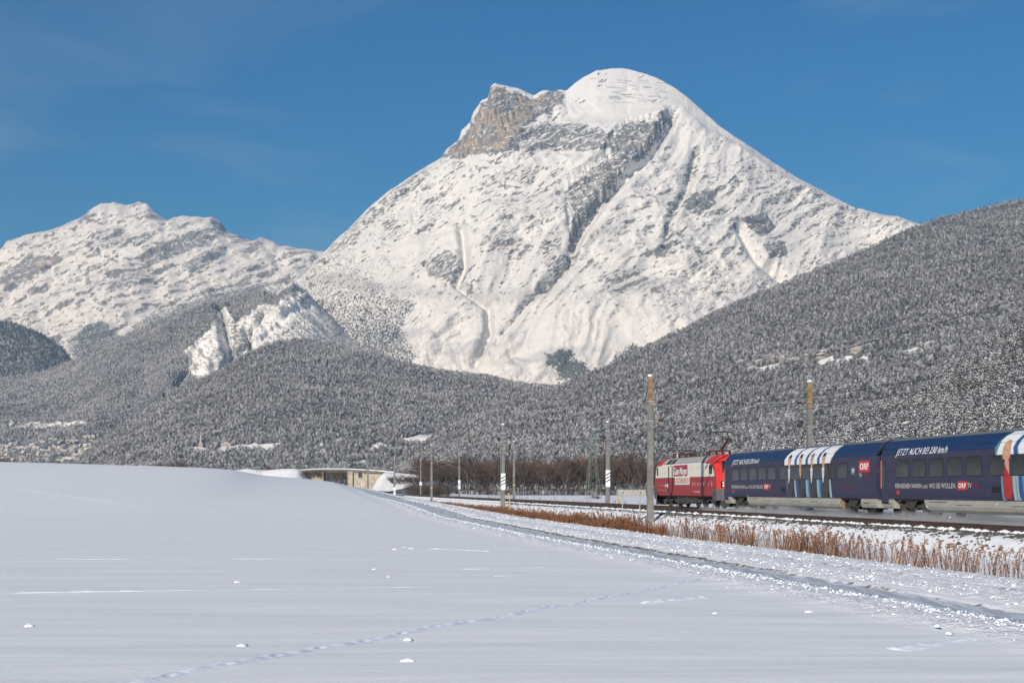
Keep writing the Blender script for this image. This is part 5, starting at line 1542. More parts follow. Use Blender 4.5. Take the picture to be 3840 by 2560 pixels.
def wire(name, label, D, zfun, A0, A1, r=0.012, step=6.0):
    pts = [rf(A, D, zfun(A)) for A in np.arange(A0, A1, step)]
    tag(MB().tube(pts, r, 4).build(name, M['wire']), label, 'wire', 'overhead wires of the railway')
supA = [A_for(2438, ND) - 66 * 2, A_for(2438, ND) - 66, A_for(2438, ND), A_for(1886, ND), A_for(1618, ND), A_for(1479, ND), 430, 505, 640]
def sag(A, top, dip):
    i = int(np.clip(np.searchsorted(supA, A) - 1, 0, len(supA) - 2)); t = (A - supA[i]) / (supA[i + 1] - supA[i])
    return top - 4 * dip * t * (1 - t)
for Dc, nm in ((NEAR_D, 'nearer'), (FAR_D, 'further')):
    wire('contact_wire', 'straight contact wire hanging above the %s track' % nm, Dc, lambda A: RAIL + 5.62, 14, 640)
    wire('catenary_wire', 'sagging carrying wire above the contact wire of the %s track' % nm, Dc, lambda A: sag(A, RAIL + 7.1, 1.0), 14, 640, step=3.0)
for D_, nm in ((ND - 0.35, 'near'), (FD + .4, 'far')):
    wire('feeder_wire', 'feeder cable strung between the mast tops on the %s side' % nm, D_, lambda A: sag(A, RAIL + 8.0, .7), 14, 640, 0.012, 3.0)
dr = MB()
for Dc in (NEAR_D, FAR_D):
    for i in range(len(supA) - 1):
        for t in (.1, .3, .5, .7, .9):
            A = supA[i] + t * (supA[i + 1] - supA[i])
            if A > 330 or A < 14: continue
            dr.tube([rf(A, Dc, RAIL + 5.62), rf(A, Dc, sag(A, RAIL + 7.1, 1.0))], .006, 3)
tag(dr.build('wire_hangers', M['wire']), 'thin hangers between the carrying and contact wires', kind='stuff')

# ------------------------------------------------------------------ signs, posts, pylons
def marker_post(label, px, D, zt, zb, lean):
    A = A_for(px, D); x, y, _ = rf(A, D, 0); zg = ground_at(x, y)
    root = empty('marker_post', (x, y, zg - .1)); root.rotation_euler = (0, lean, 0)
    tag(root, label, 'marker post', 'yellow and black marker posts')
    MB().box(-.05, .05, -.05, .05, 0, zt + .1).build('post', M['yellow'], root)
    s_ = MB(); k = .35
    while k < zt - .1:
        s_.add([(-.054, -.054, k), (.054, -.054, k + .07), (.054, -.054, k + .14), (-.054, -.054, k + .07)], [(0, 1, 2, 3)])
        s_.add([(-.054, -.054, k), (-.054, .054, k + .07), (-.054, .054, k + .14), (-.054, -.054, k + .07)], [(0, 1, 2, 3)]); k += .2
    s_.build('black_stripes', M['black'], root)
marker_post('leaning yellow and black post right of the mast with weights', 1914, 23.6, 1.75, 0, -.10)
marker_post('yellow and black post behind the back of the sign board', 2324, 34.0, 1.7, 0, -.16)

sx, sy = (2368 - 1920) / FPX * 96, 96.0
zg = ground_at(sx, sy)
sign = empty('trackside_sign', (sx, sy, zg), math.radians(14))
tag(sign, 'grey back of a wide sign board on two thin posts beside the tall mast', 'sign')
for x in (-.62, .62): MB().tube([(x * .97, .06, -.1), (x, .06, 2.45)], .035, 8).build('post', M['galv'], sign)
MB().box(-1.02, 1.02, -.02, .015, 1.95, 2.36).build('board', M['sign_back'], sign)
MB().box(-1.02, 1.02, -.035, -.0205, 1.95, 1.98).box(-1.02, 1.02, -.035, -.0205, 2.33, 2.36).box(-1.02, -.99, -.035, -.0205, 1.98, 2.33).box(.99, 1.02, -.035, -.0205, 1.98, 2.33).build('rim', M['galv'], sign)
for x in (-.62, .62): MB().box(x - .07, x + .07, -.055, -.0205, 2.1, 2.2).build('bracket', M['galv'], sign)

def lattice_pylon(label, x, y, zb, h, w0, w1, arms=(), bands=9):
    root = empty('lattice_pylon', (x, y, zb), 0.18)
    tag(root, label, 'lattice pylon', 'green lattice pylons')
    r = .042
    lv = [h * (1 - (1 - k / bands) ** 1.0) for k in range(bands + 1)]
    W = lambda z: w0 + (w1 - w0) * (z / h) ** .92
    for sx_ in (-1, 1):
        for sy_ in (-1, 1):
            MB().tube([(sx_ * W(z), sy_ * W(z), z) for z in lv], r, 4).build('leg', M['green_steel'], root)
    for k in range(bands):
        z0, z1 = lv[k], lv[k + 1]
        b = MB()
        for s_ in (-1, 1):
            b.tube([(-W(z0), s_ * W(z0), z0), (W(z1), s_ * W(z1), z1)], r * .6, 4).tube([(W(z0), s_ * W(z0), z0), (-W(z1), s_ * W(z1), z1)], r * .6, 4)
            b.tube([(s_ * W(z0), -W(z0), z0), (s_ * W(z1), W(z1), z1)], r * .6, 4)
        if k % 2 == 0:
            for s_ in (-1, 1): b.tube([(-W(z0), s_ * W(z0), z0 + .02), (W(z0), s_ * W(z0), z0 + .02)], r * .6, 4)
        b.build('brace', M['green_steel'], root)
    for az, al in arms:
        MB().tube([(-al, 0, az), (al, 0, az)], r, 4).tube([(-al, 0, az), (0, 0, az + .9)], r * .6, 4).tube([(al, 0, az), (0, 0, az + .9)], r * .6, 4).build('crossarm', M['green_steel'], root)
    return root
py_y = 350.0; px_ = (2223 - 1920) / FPX * py_y
lattice_pylon('tall green lattice pylon in the snowy field left of the locomotive', px_, py_y, ground_at(px_, py_y) - .2, 17.0, 1.75, .12, ((14.6, 1.2), (11.6, 1.3)), 11)
p2y = 460.0; p2x = (970 - 1920) / FPX * p2y
lattice_pylon('small dark lattice mast beyond the crest of the field', p2x, p2y, 3.0, 11.5, .9, .45, (), 8)

# ------------------------------------------------------------------ road bridge over the railway
BY = 610.0
def bp(px, py, Y): return Vector(((px - 1920) / FPX * Y, Y, (HZ - py) / FPX * Y))
bridge = empty('road_bridge', bp(1258, 1812, BY))
bridge.location = (0, 0, 0)
tag(bridge, 'pale concrete road bridge with a snow covered deck crossing above the railway', 'bridge')
def slab(name, pts_top, thick, depth, mat, parent):
    """a run of deck seen along its edge: top edge points, thickness down and depth away"""
    mb = MB(); k = len(pts_top)
    for p in pts_top: mb.v += [tuple(p), (p.x, p.y, p.z - thick), (p.x + .12 * depth, p.y + depth, p.z), (p.x + .12 * depth, p.y + depth, p.z - thick)]
    for i in range(k - 1):
        a, b = 4 * i, 4 * (i + 1)
        mb.f += [(a, b, b + 1, a + 1), (a, a + 2, b + 2, b), (a + 1, b + 1, b + 3, a + 3), (a + 2, a + 3, b + 3, b + 2)]; mb.m += [0] * 4
    mb.f += [(0, 1, 3, 2), (4 * k - 4, 4 * k - 2, 4 * k - 1, 4 * k - 3)]; mb.m += [0, 0]
    return mb.build(name, mat, parent)
deck = [(1126, 1760), (1160, 1757), (1200, 1755.5), (1258, 1755), (1310, 1756), (1360, 1758.5), (1420, 1762.5), (1480, 1767.5)]
slab('deck', [bp(a, b + 3, BY) for a, b in deck], .75, 9, M['bridge_dark'], bridge)
slab('snow_layer', [bp(a, b, BY - .4) for a, b in deck], .33, 9.6, M['snow'], bridge)
slab('girder', [bp(1203, 1763.5, BY + .6), bp(1318, 1764.5, BY + .6)], .55, 7.5, M['bridge_dark'], bridge)
def wall(name, pts, depth, mat, off=0.0, bottom=1850):
    mb = MB()
    (x0, t0), (x1, t1) = pts
    a, b = bp(x0, t0, BY + off), bp(x1, t1, BY + off); c, d = bp(x0, bottom, BY + off), bp(x1, bottom, BY + off)
    v = [a, b, d, c]; w_ = [Vector((p.x, p.y + depth, p.z)) for p in v]
    mb.add(v + w_, [(0, 1, 2, 3), (4, 7, 6, 5), (0, 4, 5, 1), (1, 5, 6, 2), (2, 6, 7, 3), (3, 7, 4, 0)])
    return mb.build(name, mat, bridge)
wall('abutment', ((1150, 1766), (1211, 1763)), 8.5, M['bridge'], 1.0)
wall('abutment', ((1305, 1764), (1322, 1765)), 8.5, M['bridge'], .2)
wall('abutment', ((1322.5, 1764), (1432, 1770)), 8.5, M['bridge'], 1.2)
for a, b in ((1211, 1214), (1302, 1305)): wall('bearing_edge', ((a, 1768), (b, 1768)), 8.5, M['bridge_dark'], .7)
# screens and railing on the deck
for k, x in enumerate(np.arange(1208, 1304, 9.6)):
    MB().tube([bp(x, 1755, BY + .3), bp(x + 1, 1735, BY + .3)], .045, 5).build('screen_post', M['galv'], bridge)
scr = MB()
for z_ in np.arange(1736, 1754, 2.6): scr.tube([bp(1206, z_, BY + .3), bp(1304, z_ - (1 if z_ < 1740 else 0), BY + .3)], .022, 4)
for x in np.arange(1206, 1304, 2.4): scr.tube([bp(x, 1754, BY + .3), bp(x + .5, 1736, BY + .3)], .016, 3)
scr.build('mesh_screen', M['galv'], bridge)['kind'] = 'stuff'
ra = MB()
for x in np.arange(1130, 1206, 6): ra.tube([bp(x, 1760, BY + .3), bp(x, 1748, BY + .3)], .04, 4)
for x in np.arange(1306, 1400, 6): ra.tube([bp(x, 1760, BY + .3), bp(x, 1749, BY + .3)], .04, 4)
ra.tube([bp(1128, 1751, BY + .3), bp(1200, 1747, BY + .3)], .04, 4).tube([bp(1306, 1748, BY + .3), bp(1400, 1753, BY + .3)], .04, 4)
ra.build('railing', M['galv'], bridge)

def mound(name, label, crest, Y0, front, back, mat, seed, foot=1846, nsub=40):
    """earth bank: crest line in picture pixels at distance Y0, sloping to the ground in front and behind"""
    cx = np.linspace(crest[0][0], crest[-1][0], nsub); cy = np.interp(cx, [c[0] for c in crest], [c[1] for c in crest])
    top = np.array([bp(a, b, Y0) for a, b in zip(cx, cy)])
    rowsP = []
    for t in np.linspace(1, 0, 9)[:-1]:
        r_ = top.copy(); r_[:, 1] -= front * t; r_[:, 0] = r_[:, 0] * (1 - 0.0 * t); r_[:, 2] = np.minimum(top[:, 2], 0) * 0 + (-1.6) * t + top[:, 2] * (1 - t); rowsP.append(r_)
    rowsP.append(top)
    r_ = top.copy(); r_[:, 1] += 6; rowsP.append(r_)
    r_ = top.copy(); r_[:, 1] += 6 + back; r_[:, 2] = -2.5; rowsP.append(r_)
    P = np.array(rowsP)
    P[..., 2] += 0.35 * fbm(P[..., 0] * .25, P[..., 1] * .25 + seed, 100 + seed, 4) * np.linspace(1, 0, len(P))[:, None] ** .3
    z0 = np.zeros(P.shape[:2])
    o = link_mesh(name, grid_mesh(name, P, [mat], dict(ice=z0, dirt=z0, ballast=z0, rough=z0 + .3)))
    return tag(o, label, kind='structure')
mound('left_embankment', 'snowy embankment carrying the road up to the left end of the bridge', [(880, 1762), (930, 1757), (960, 1761), (1000, 1762), (1060, 1757), (1095, 1756), (1122, 1760), (1142, 1778), (1160, 1800)], 600, 26, 20, M['ground'], 1)
mound('right_embankment', 'snowy embankment falling from the right end of the bridge', [(1415, 1800), (1432, 1778), (1445, 1768), (1470, 1769), (1540, 1777), (1600, 1786), (1640, 1797), (1680, 1815), (1720, 1836)], 608, 34, 16, M['ground'], 2)
# farm track climbing to the bridge on the far side
pth = MB()
cl = [(1640, 1797, 600), (1618, 1806, 560), (1580, 1818, 520), (1530, 1834, 470), (1490, 1843, 440), (1462, 1848, 425)]
for (a, b, Y_) in cl:
    p = bp(a, b, Y_); pth.v += [(p.x - 1.6, p.y, p.z + .3), (p.x + 1.6, p.y, p.z + .32), (p.x + 1.9, p.y, p.z - 2.5), (p.x - 3.6, p.y, p.z - 2.5)]
for i in range(len(cl) - 1):
    a, b = 4 * i, 4 * i + 4
    pth.f += [(a, a + 1, b + 1, b), (a + 1, a + 2, b + 2, b + 1), (a, b, b + 3, a + 3)]; pth.m += [1, 0, 0]
tag(pth.build('farm_track', [M['snow'], M['bridge_dark']]), 'farm track slanting down from the bridge towards the railway', kind='structure')

def signal(label, px, py, Y):
    p = bp(px, py, Y)
    root = empty('railway_signal', p)
    tag(root, label, 'railway signal', 'railway signals near the bridge')
    MB().tube([(0, 0, -5.5), (0, 0, .6)], .07, 6).build('post', M['galv'], root)
    MB().add([(-.75, 0, -1.0), (.75, 0, -1.0), (.75, 0, .75), (.5, 0, 1.05), (-.5, 0, 1.05), (-.75, 0, .75), (-.75, .25, -1.0), (.75, .25, -1.0), (.75, .25, .75), (.5, .25, 1.05), (-.5, .25, 1.05), (-.75, .25, .75)],
             [(0, 1, 2, 3, 4, 5), (11, 10, 9, 8, 7, 6)] + [(i, (i + 1) % 6, 6 + (i + 1) % 6, 6 + i) for i in range(6)]).build('signal_head', M['black'], root)
    for dx, dz in ((-.3, .3), (.3, .3), (0, -.4)): MB().lathe([(.13, -.12), (.13, .02)], 8, (dx, -.02, dz), 'y').build('lamp_hood', M['dark_steel'], root)
signal('black signal head standing in the bridge opening', 1241, 1783, 590)
signal('black signal head in front of the right bridge abutment', 1351, 1781, 590)

# ------------------------------------------------------------------ bare trees and thickets
def branch_tree(name, seed, leafy=0.0, bushy=False):
    """leafless tree one unit tall: trunk mesh and crown mesh of fine branching twigs"""
    r = random.Random(seed)
    tr, cr = MB(), MB()
    leaves = []
    def grow(p, d, ln, rad, lvl):
        segs = 2 if lvl < 2 else 1
        pts = [p]
        q = p
        for s_ in range(segs):
            d = (d + Vector((r.uniform(-.2, .2), r.uniform(-.2, .2), r.uniform(-.02, .12)))).normalized()
            q = q + d * (ln / segs); pts.append(q)
        mb_ = tr if lvl == 0 else cr
        mb_.tube(pts, rad, 5 if lvl == 0 else 3, r1=rad * (.6 if lvl < 3 else .4), cap=False)
        if lvl >= 4: 
            leaves.append(q); return
        k = (5, 4, 4, 3)[lvl] if not bushy else (4, 4, 4, 3)[lvl]
        for i in range(k):
            t = r.uniform(.35, 1.0) if lvl else r.uniform(.45, 1.0)
            b = pts[0].lerp(pts[-1], t) if segs == 1 else (pts[0].lerp(pts[1], t * 2) if t < .5 else pts[1].lerp(pts[2], t * 2 - 1))
            az = r.uniform(0, 6.28); sp = r.uniform(.35, .85)
            nd = (d + Vector((math.cos(az), math.sin(az), .15)) * sp).normalized()
            grow(b, nd, ln * r.uniform(.45, .68), max(rad * .5, .0024), lvl + 1)
    if bushy:
        for i in range(4):
            a = i * 1.6; grow(Vector((.05 * math.cos(a), .05 * math.sin(a), 0)), Vector((.45 * math.cos(a), .45 * math.sin(a), 1)).normalized(), .42, .012, 1)
        tr.tube([(0, 0, -.05), (0, 0, .2)], .02, 5)
    else:
        grow(Vector((0, 0, -.03)), Vector((0, 0, 1)), .58, .016, 0)
    lf = MB()
    if leafy:
        for q in leaves:
            if r.random() < leafy:
                for _ in range(2):
                    c = q + Vector((r.uniform(-.03, .03), r.uniform(-.03, .03), r.uniform(-.03, .03))); s_ = r.uniform(.007, .013)
                    a = Vector((r.uniform(-1, 1), r.uniform(-1, 1), r.uniform(-1, 1))).normalized() * s_; b = Vector((r.uniform(-1, 1), r.uniform(-1, 1), r.uniform(-1, 1))).normalized() * s_
                    lf.add([c - a, c + b, c + a, c - b], [(0, 1, 2, 3)])
    cr_m = MB(); cr_m.v = cr.v + lf.v; cr_m.f = cr.f + [tuple(i + len(cr.v) for i in f) for f in lf.f]; cr_m.m = cr.m + [1] * len(lf.f)
    return tr.mesh(name + '_trunk_mesh', M['bark']), cr_m.mesh(name + '_crown_mesh', [M['twig'], M['oakleaf']])
BARE = [branch_tree('bare_tree', 11), branch_tree('bare_tree', 12), branch_tree('bare_tree', 13, .10), branch_tree('bare_tree', 14, .55), branch_tree('bare_tree', 15, .8)]
BUSH = [branch_tree('bare_shrub', 21, 0, True), branch_tree('bare_shrub', 22, .15, True)]
def plant_tree(name, kit, p, s, label, cat, group, sq=1.0):
    root = empty(name, p, rng.uniform(0, 6.28)); root.scale = (s * sq, s * sq, s)
    tag(root, label, cat, group)
    link_mesh('trunk', kit[0], root); c = link_mesh('crown', kit[1], root)
    return c
bare_src = []
cells = [(px, Y) for px in np.arange(1590, 2480, 11.5) for Y in (560,)]
for i, (px, Y) in enumerate(cells):
    k = int(rng.choice([0, 1, 2, 3, 4], p=[.30, .30, .22, .12, .06]))
    Yv = Y + rng.uniform(-10, 12)
    x = (px + rng.uniform(-5, 5) - 1920) / FPX * Yv
    hh = (12.3 + 6.5 * float(fbm(np.array([px / 75.0]), np.array([1.0]), 160, 3)[0]) + rng.uniform(-2.2, 2.2)) * (1.0 - .25 * (px < 1660))
    leafy = k >= 3
    plant_tree('bare_tree', BARE[k], (x, Yv, ground_at(x, Yv) - .2), hh, 'brown leafed tree in the front row of the wood beyond the track' if leafy else 'leafless grey brown tree in the front row of the wood beyond the track', 'tree', 'front row of the bare wood beyond the track', rng.uniform(.8, 1.15))
for k in range(5):
    Yv = 600; x = (1800 + 110 * k - 1920) / FPX * Yv
    bare_src.append(plant_tree('bare_tree', BARE[k], (x, Yv, ground_at(x, Yv) - .2), rng.uniform(12, 15), 'brown leafed tree just behind the front row of the bare wood' if k > 2 else 'leafless tree just behind the front row of the bare wood', 'tree', 'bare trees behind the front row'))
for i in range(26):
    px = rng.uniform(1530, 1650); Yv = rng.uniform(392, 450)
    x = (px - 1920) / FPX * Yv
    c = plant_tree('bare_shrub', BUSH[i % 2], (x, Yv, ground_at(x, Yv) - .2), rng.uniform(2.5, 5.2), 'tall leafless shrub in the dark thicket right of the bridge bank', 'shrub', 'shrubs of the thicket by the bridge', 1.3)
    if i < 2: bare_src.append(c)
P = []; sc = []; kd = []
r_ = np.random.default_rng(8)
for px0, px1, Y0, Y1, n_, h0, h1, ks in ((1560, 2900, 575, 690, 620, 9.5, 16.5, (0, 1, 2, 2, 3, 3, 4)), (2500, 4200, 520, 700, 520, 9, 14, (0, 1, 2, 3, 4)), (1560, 2900, 556, 580, 420, 1.6, 4.6, (5, 6)), (1395, 1570, 640, 720, 120, 6, 11, (0, 1, 2, 3)), (1540, 1680, 395, 470, 120, 2.5, 5.5, (5, 6)),
                                    (990, 1135, 640, 760, 70, 7, 10, (0, 1, 2, 4)), (575, 690, 560, 640, 45, 8, 11.5, (0, 1, 2, 3)), (690, 900, 640, 700, 26, 6, 8, (0, 1, 2)), (0, 60, 520, 560, 16, 8, 12, (3, 4, 2)), (60, 190, 560, 640, 22, 6, 9, (0, 1, 3)), (1140, 1420, 700, 860, 120, 8, 12, (0, 1, 2))):
    for _ in range(n_):
        Yv = r_.uniform(Y0, Y1); px = r_.uniform(px0, px1); x = (px - 1920) / FPX * Yv
        zg = max(ground_at(x, Yv), -3) if px > 1380 else 0.6
        P.append((x, Yv, zg - .3)); sc.append(r_.uniform(h0, h1)); kd.append(r_.choice(ks))
forest('bare_woodland', 'brown leafless wood along the far side of the snowy field', np.array(P), np.array(sc), np.array(kd), bare_src, seed=9, thin=(.9, 1.1))
# brush on the bridge banks
for (px0, px1, py0, py1, n_, nm) in ((1135, 1207, 1770, 1787, 34, 'left'), (1455, 1630, 1776, 1804, 70, 'right')):
    for i in range(n_):
        Yv = 588 + rng.uniform(-6, 6) if nm == 'left' else 592 + rng.uniform(-8, 4)
        px = rng.uniform(px0, px1); f = (px - px0) / (px1 - px0)
        p = bp(px, py1 + rng.uniform(-10, 6) + (0 if nm == 'left' else 6 * f), Yv)
        plant_tree('bramble_bush', BUSH[i % 2], (p.x, p.y, p.z - .3), rng.uniform(2.0, 3.6), 'russet bramble bush on the bank at the %s end of the bridge' % nm, 'bush', 'bramble bushes on the %s bridge bank' % nm, 1.8)

# ------------------------------------------------------------------ dry plants along the track
def stalk(seed, plume=True):
    r = random.Random(seed); mb = MB()
    lean = Vector((r.uniform(-.18, .18), r.uniform(-.1, .1), 0))
    pts = [Vector((0, 0, -.05)), lean * .35 + Vector((0, 0, .45)), lean + Vector((0, 0, .85)), lean * 1.6 + Vector((r.uniform(-.08, .08), 0, 1.0))]
    mb.tube(pts, .011, 4, r1=.005, cap=False)
    for k in range(9):
        t = r.uniform(.12, .8); c = lean * t * t + Vector((0, 0, t * .92)); a = r.uniform(0, 6.28); l = r.uniform(.05, .10)
        d = Vector((math.cos(a), math.sin(a), -.9)) * l; w_ = Vector((-math.sin(a), math.cos(a), 0)) * .014
        mb.add([c - w_, c + w_, c + d], [(0, 1, 2)])
    if plume:
        for k in range(22):
            t = r.uniform(.74, 1.0); c = pts[2].lerp(pts[3], max(0, (t - .8) * 5)) if t > .8 else pts[1].lerp(pts[2], (t - .45) / .4)
            a = r.uniform(0, 6.28); l = r.uniform(.03, .09) * (1.35 - t)* 2.0
            d = Vector((math.cos(a) * l, math.sin(a) * l, r.uniform(-.03, .05))); w_ = Vector((0, 0, .013))
            mb.add([c, c + d * .6 + w_, c + d, c + d * .6 - w_], [(0, 1, 2, 3)])
    return mb.mesh('dry_stalk_mesh', M['reed'])
STALKS = [stalk(s) for s in range(5)] + [stalk(31, False), stalk(32, False)]
def tussock(seed):
    r = random.Random(seed); mb = MB()
    for k in range(46):
        a = r.uniform(0, 6.28); rad = r.uniform(0, .20); h = r.uniform(.25, .6); ln = r.uniform(0, .28)
        c = Vector((rad * math.cos(a), rad * math.sin(a), -.03)); t = c + Vector((ln * math.cos(a), ln * math.sin(a), h)); w_ = Vector((-math.sin(a), math.cos(a), 0)) * .009
        mb.add([c - w_, c + w_, t], [(0, 1, 2)])
    return mb.mesh('tussock_mesh', M['straw'])
TUSS = [tussock(s) for s in range(3)]
stalk_src = []
def reed_density(A):
    return np.interp(A, [34, 40, 46, 52, 58, 62, 66, 74, 84, 92, 98, 104, 116, 132, 146, 160, 190, 240, 300], [.25, .5, .8, .35, .9, .5, .3, 1, 1, .9, .6, .35, .8, .9, .5, .9, .8, .7, .3])
cand = []
while len(cand) < 7000:
    A = rng.uniform(29.5, 260)
    if rng.random() > reed_density(A) * np.interp(A, [33, 60, 100, 260], [.55, .8, 1.0, .55]): continue
    clump = fbm(np.array([A / 3.4]), np.array([3.0]), 120, 3)[0]
    if rng.random() > .20 + 2.6 * clump + .5 * (A < 42): continue
    D = 16.9 + rng.normal(0, .55) + np.interp(A, [30, 60, 110, 260], [-.2, .1, .5, 1.6])
    cand.append((A, D))
cand.sort()
G_ST = 'dry goldenrod stalks in front of the coaches'
P = []; sc = []; kd = []
nidx = 0
for i, (A, D) in enumerate(cand):
    x, y, _ = rf(A, D, 0); z = ground_at(x, y)
    s_ = rng.uniform(.45, 1.25) * np.interp(A, [33, 60, 90, 140], [.80, .78, .74, .68]); k = int(rng.integers(0, len(STALKS)))
    if nidx < 280:
        o = link_mesh('goldenrod_stalk', STALKS[k if nidx >= 7 else nidx]); o.location = (x, y, z); o.rotation_euler = (0, 0, rng.uniform(0, 6.28)); o.scale = (s_, s_, s_)
        tag(o, 'dry brown goldenrod stalk standing in the snow below the coaches at right', 'plant', G_ST)
        if nidx < 7: stalk_src.append(o)
        nidx += 1
    else:
        P.append((x, y, z)); sc.append(s_); kd.append(k)
for k in range(3):
    A, D = 37.0 + 6 * k, 16.8; x, y, _ = rf(A, D, 0)
    o = link_mesh('grass_tussock', TUSS[k]); o.location = (x, y, ground_at(x, y)); tag(o, ('straw coloured grass tussock at the foot of the stalks, nearest the right edge', 'straw coloured grass tussock below the second coach door', 'straw coloured grass tussock among thin stalks')[k], 'plant', 'straw tussocks'); stalk_src.append(o)
tuft = MB(); r0 = random.Random(77)
for k in range(60):
    a = r0.uniform(0, 6.28); rad = r0.uniform(0, .26); h = r0.uniform(.22, .62); ln = r0.uniform(-.05, .22)
    c = Vector((rad * math.cos(a), rad * math.sin(a), -.03)); t = c + Vector((ln * math.cos(a), ln * math.sin(a), h)); w_ = Vector((-math.sin(a), math.cos(a), 0)) * .013
    tuft.add([c - w_, c + w_, t + w_ * .4, t - w_ * .4], [(0, 1, 2, 3)])
x, y, _ = rf(88.0, 17.2, 0)
o = tuft.build('weed_tuft', M['reed'], None, False, (x, y, ground_at(x, y)))
tag(o, 'low dense rust brown weed tuft in the thick clump right of the tall mast', 'plant', 'rust brown weed tufts'); stalk_src.append(o)
for A, D in cand[280:]:
    if 66 < A < 175 and rng.random() < .33:
        x, y, _ = rf(A + rng.normal(0, .2), D - rng.uniform(-.2, .5), 0); P.append((x, y, ground_at(x, y))); sc.append(rng.uniform(.7, 1.25)); kd.append(10)
for _ in range(2300):
    A = rng.choice([rng.uniform(36, 120), rng.uniform(110, 330), rng.uniform(150, 330)]); D = 16.5 + rng.normal(0, .45) + np.interp(A, [30, 60, 110, 160, 330], [-.2, .0, .35, 1.2, 4.0])
    if A < 140 and rng.random() > .05 + 1.5 * fbm(np.array([A / 3.4]), np.array([3.0]), 120, 3)[0]: continue
    x, y, _ = rf(A, D, 0); P.append((x, y, ground_at(x, y))); sc.append(rng.uniform(.6, 1.25) * (1.0 if A < 140 else 1.15)); kd.append(7 + int(rng.integers(0, 3)))
# stray weeds on the far side of the rails
for _ in range(420):
    A = rng.uniform(95, 330); D = 34.6 + rng.gamma(2, 1.0); x, y, _ = rf(A, D, 0); P.append((x, y, ground_at(x, y))); sc.append(rng.uniform(.4, 1.0)); kd.append(int(rng.integers(0, 7)))
forest('dry_reeds', 'dense band of russet dry stalks and straw along the foot of the railway bank', np.array(P), np.array(sc), np.array(kd), stalk_src, seed=19, thin=(.85, 1.2))
# scrub at the foot of the pylon
for i in range(9):
    x = px_ + rng.uniform(-2, 2.2); y = py_y - 2 + rng.uniform(-1, 1.5)
    plant_tree('bare_shrub', BUSH[i % 2], (x, y, ground_at(x, y) - .1), rng.uniform(.9, 1.5), 'low brown shrub at the foot of the lattice pylon', 'shrub', 'shrubs at the pylon foot', 1.5)

# ------------------------------------------------------------------ houses
def house(name, label, p, w, d, h, rz, group=None, timber=False, ridge=.45, over=.5):
    root = empty(name, p, rz)
    tag(root, label, 'house', group)
    b = MB().box(-w / 2, w / 2, -d / 2, d / 2, -3, h)
    b.add([(-w / 2, -d / 2, h), (w / 2, -d / 2, h), (0, -d / 2, h + w * ridge * .5)], [(0, 1, 2)]).add([(-w / 2, d / 2, h), (w / 2, d / 2, h), (0, d / 2, h + w * ridge * .5)], [(0, 2, 1)])
    b.build('wall', M['house'], root)
    if timber: MB().box(-w / 2 - .05, w / 2 + .05, -d / 2 - .05, d / 2 + .05, h * .55, h - .02).build('timber_storey', M['house2'], root)
    ro = MB(); e = over; k = w * ridge * .5
    for s_ in (-1, 1):
        v = [(s_ * (w / 2 + e), -d / 2 - e, h - e * ridge), (0, -d / 2 - e, h + k), (0, d / 2 + e, h + k), (s_ * (w / 2 + e), d / 2 + e, h - e * ridge)]
        ro.add(v + [(x, y, z + .45) for x, y, z in v], [(0, 1, 2, 3), (4, 5, 6, 7), (0, 1, 5, 4), (1, 2, 6, 5), (2, 3, 7, 6), (3, 0, 4, 7)])
    ro.build('roof', M['snow'], root)
    for i in range(max(2, int(w / 3))):
        x = -w / 2 + (i + .5) * w / max(2, int(w / 3))
        for z in (1.0, h * .58):
            f = MB().box(x - .6, x + .6, -d / 2 - .09, -d / 2 - .06, z, z + 1.2).build('window', M['pane'], root)
    return root
hamlet = [(2850, 1366, 14, 'long pale house'), (2905, 1352, 12, 'brown chalet'), (2940, 1351, 11, 'small dark chalet'), (2775, 1365, 12, 'gabled white house'), (2820, 1393, 14, 'flat house with orange walls'), (2978, 1358, 15, 'wide house with a dark balcony'),
          (3092, 1328, 15, 'tall white farmhouse'), (3082, 1340, 13, 'farmhouse with dark timber front'), (3215, 1322, 16, 'white two storey house'), (3490, 1300, 12, 'low barn at the top of the meadow'), (3022, 1344, 9, 'little shed')]
where_ = ['left of the lower meadow', 'above the lower meadow', 'right of the brown chalet', 'among spruces at the left end', 'below the lower meadow', 'between the two meadows', 'at the left end of the long meadow', 'just below the tall farmhouse', 'above the long meadow', 'beside the wood', 'left of the long meadow']
for (px, py, w_, nm), wh in zip(hamlet, where_):
    p = right.locate(px, py)
    house('hillside_house', '%s %s in the hillside hamlet' % (nm, wh), p, w_ * 1.25, w_ * .9, 5.5, rng.uniform(-.5, .5), 'houses of the hillside hamlet', rng.random() < .5)
house('hillside_house', 'red brown hut in the small clearing above the second coach', near.locate(3405, 1600), 9, 7, 3.5, .3, None, True)
house('hillside_house', 'orange house with a white shed on the meadow right of the bridge', fore.locate(1672, 1620), 16, 10, 5, .5)
house('hillside_house', 'long barn on the bright meadow below the foothill', fore.locate(850, 1673), 24, 9, 4.5, .1)
ch = house('chapel', 'yellow chapel with a slim tower at the left end of the foothill meadows', fore.locate(752, 1676), 10, 12, 8, .2)
MB().box(-2, 2, -2, 2, -2, 22).taper((2.4, 2.4), (.1, .1), 22, 32).build('tower', M['house'], ch); ch['category'] = 'chapel'
spots = []
while len(spots) < 110:
    px = rng.uniform(0, 390); py = rng.uniform(1585, 1735)
    ok = (1588 < py < 1604 and px < 160) or (py > 1640 + .0 * px and px > 130 + (1700 - py) * .2) or (py > 1668) or (1640 < py < 1665 and px > 230)
    if ok: spots.append((px, py))
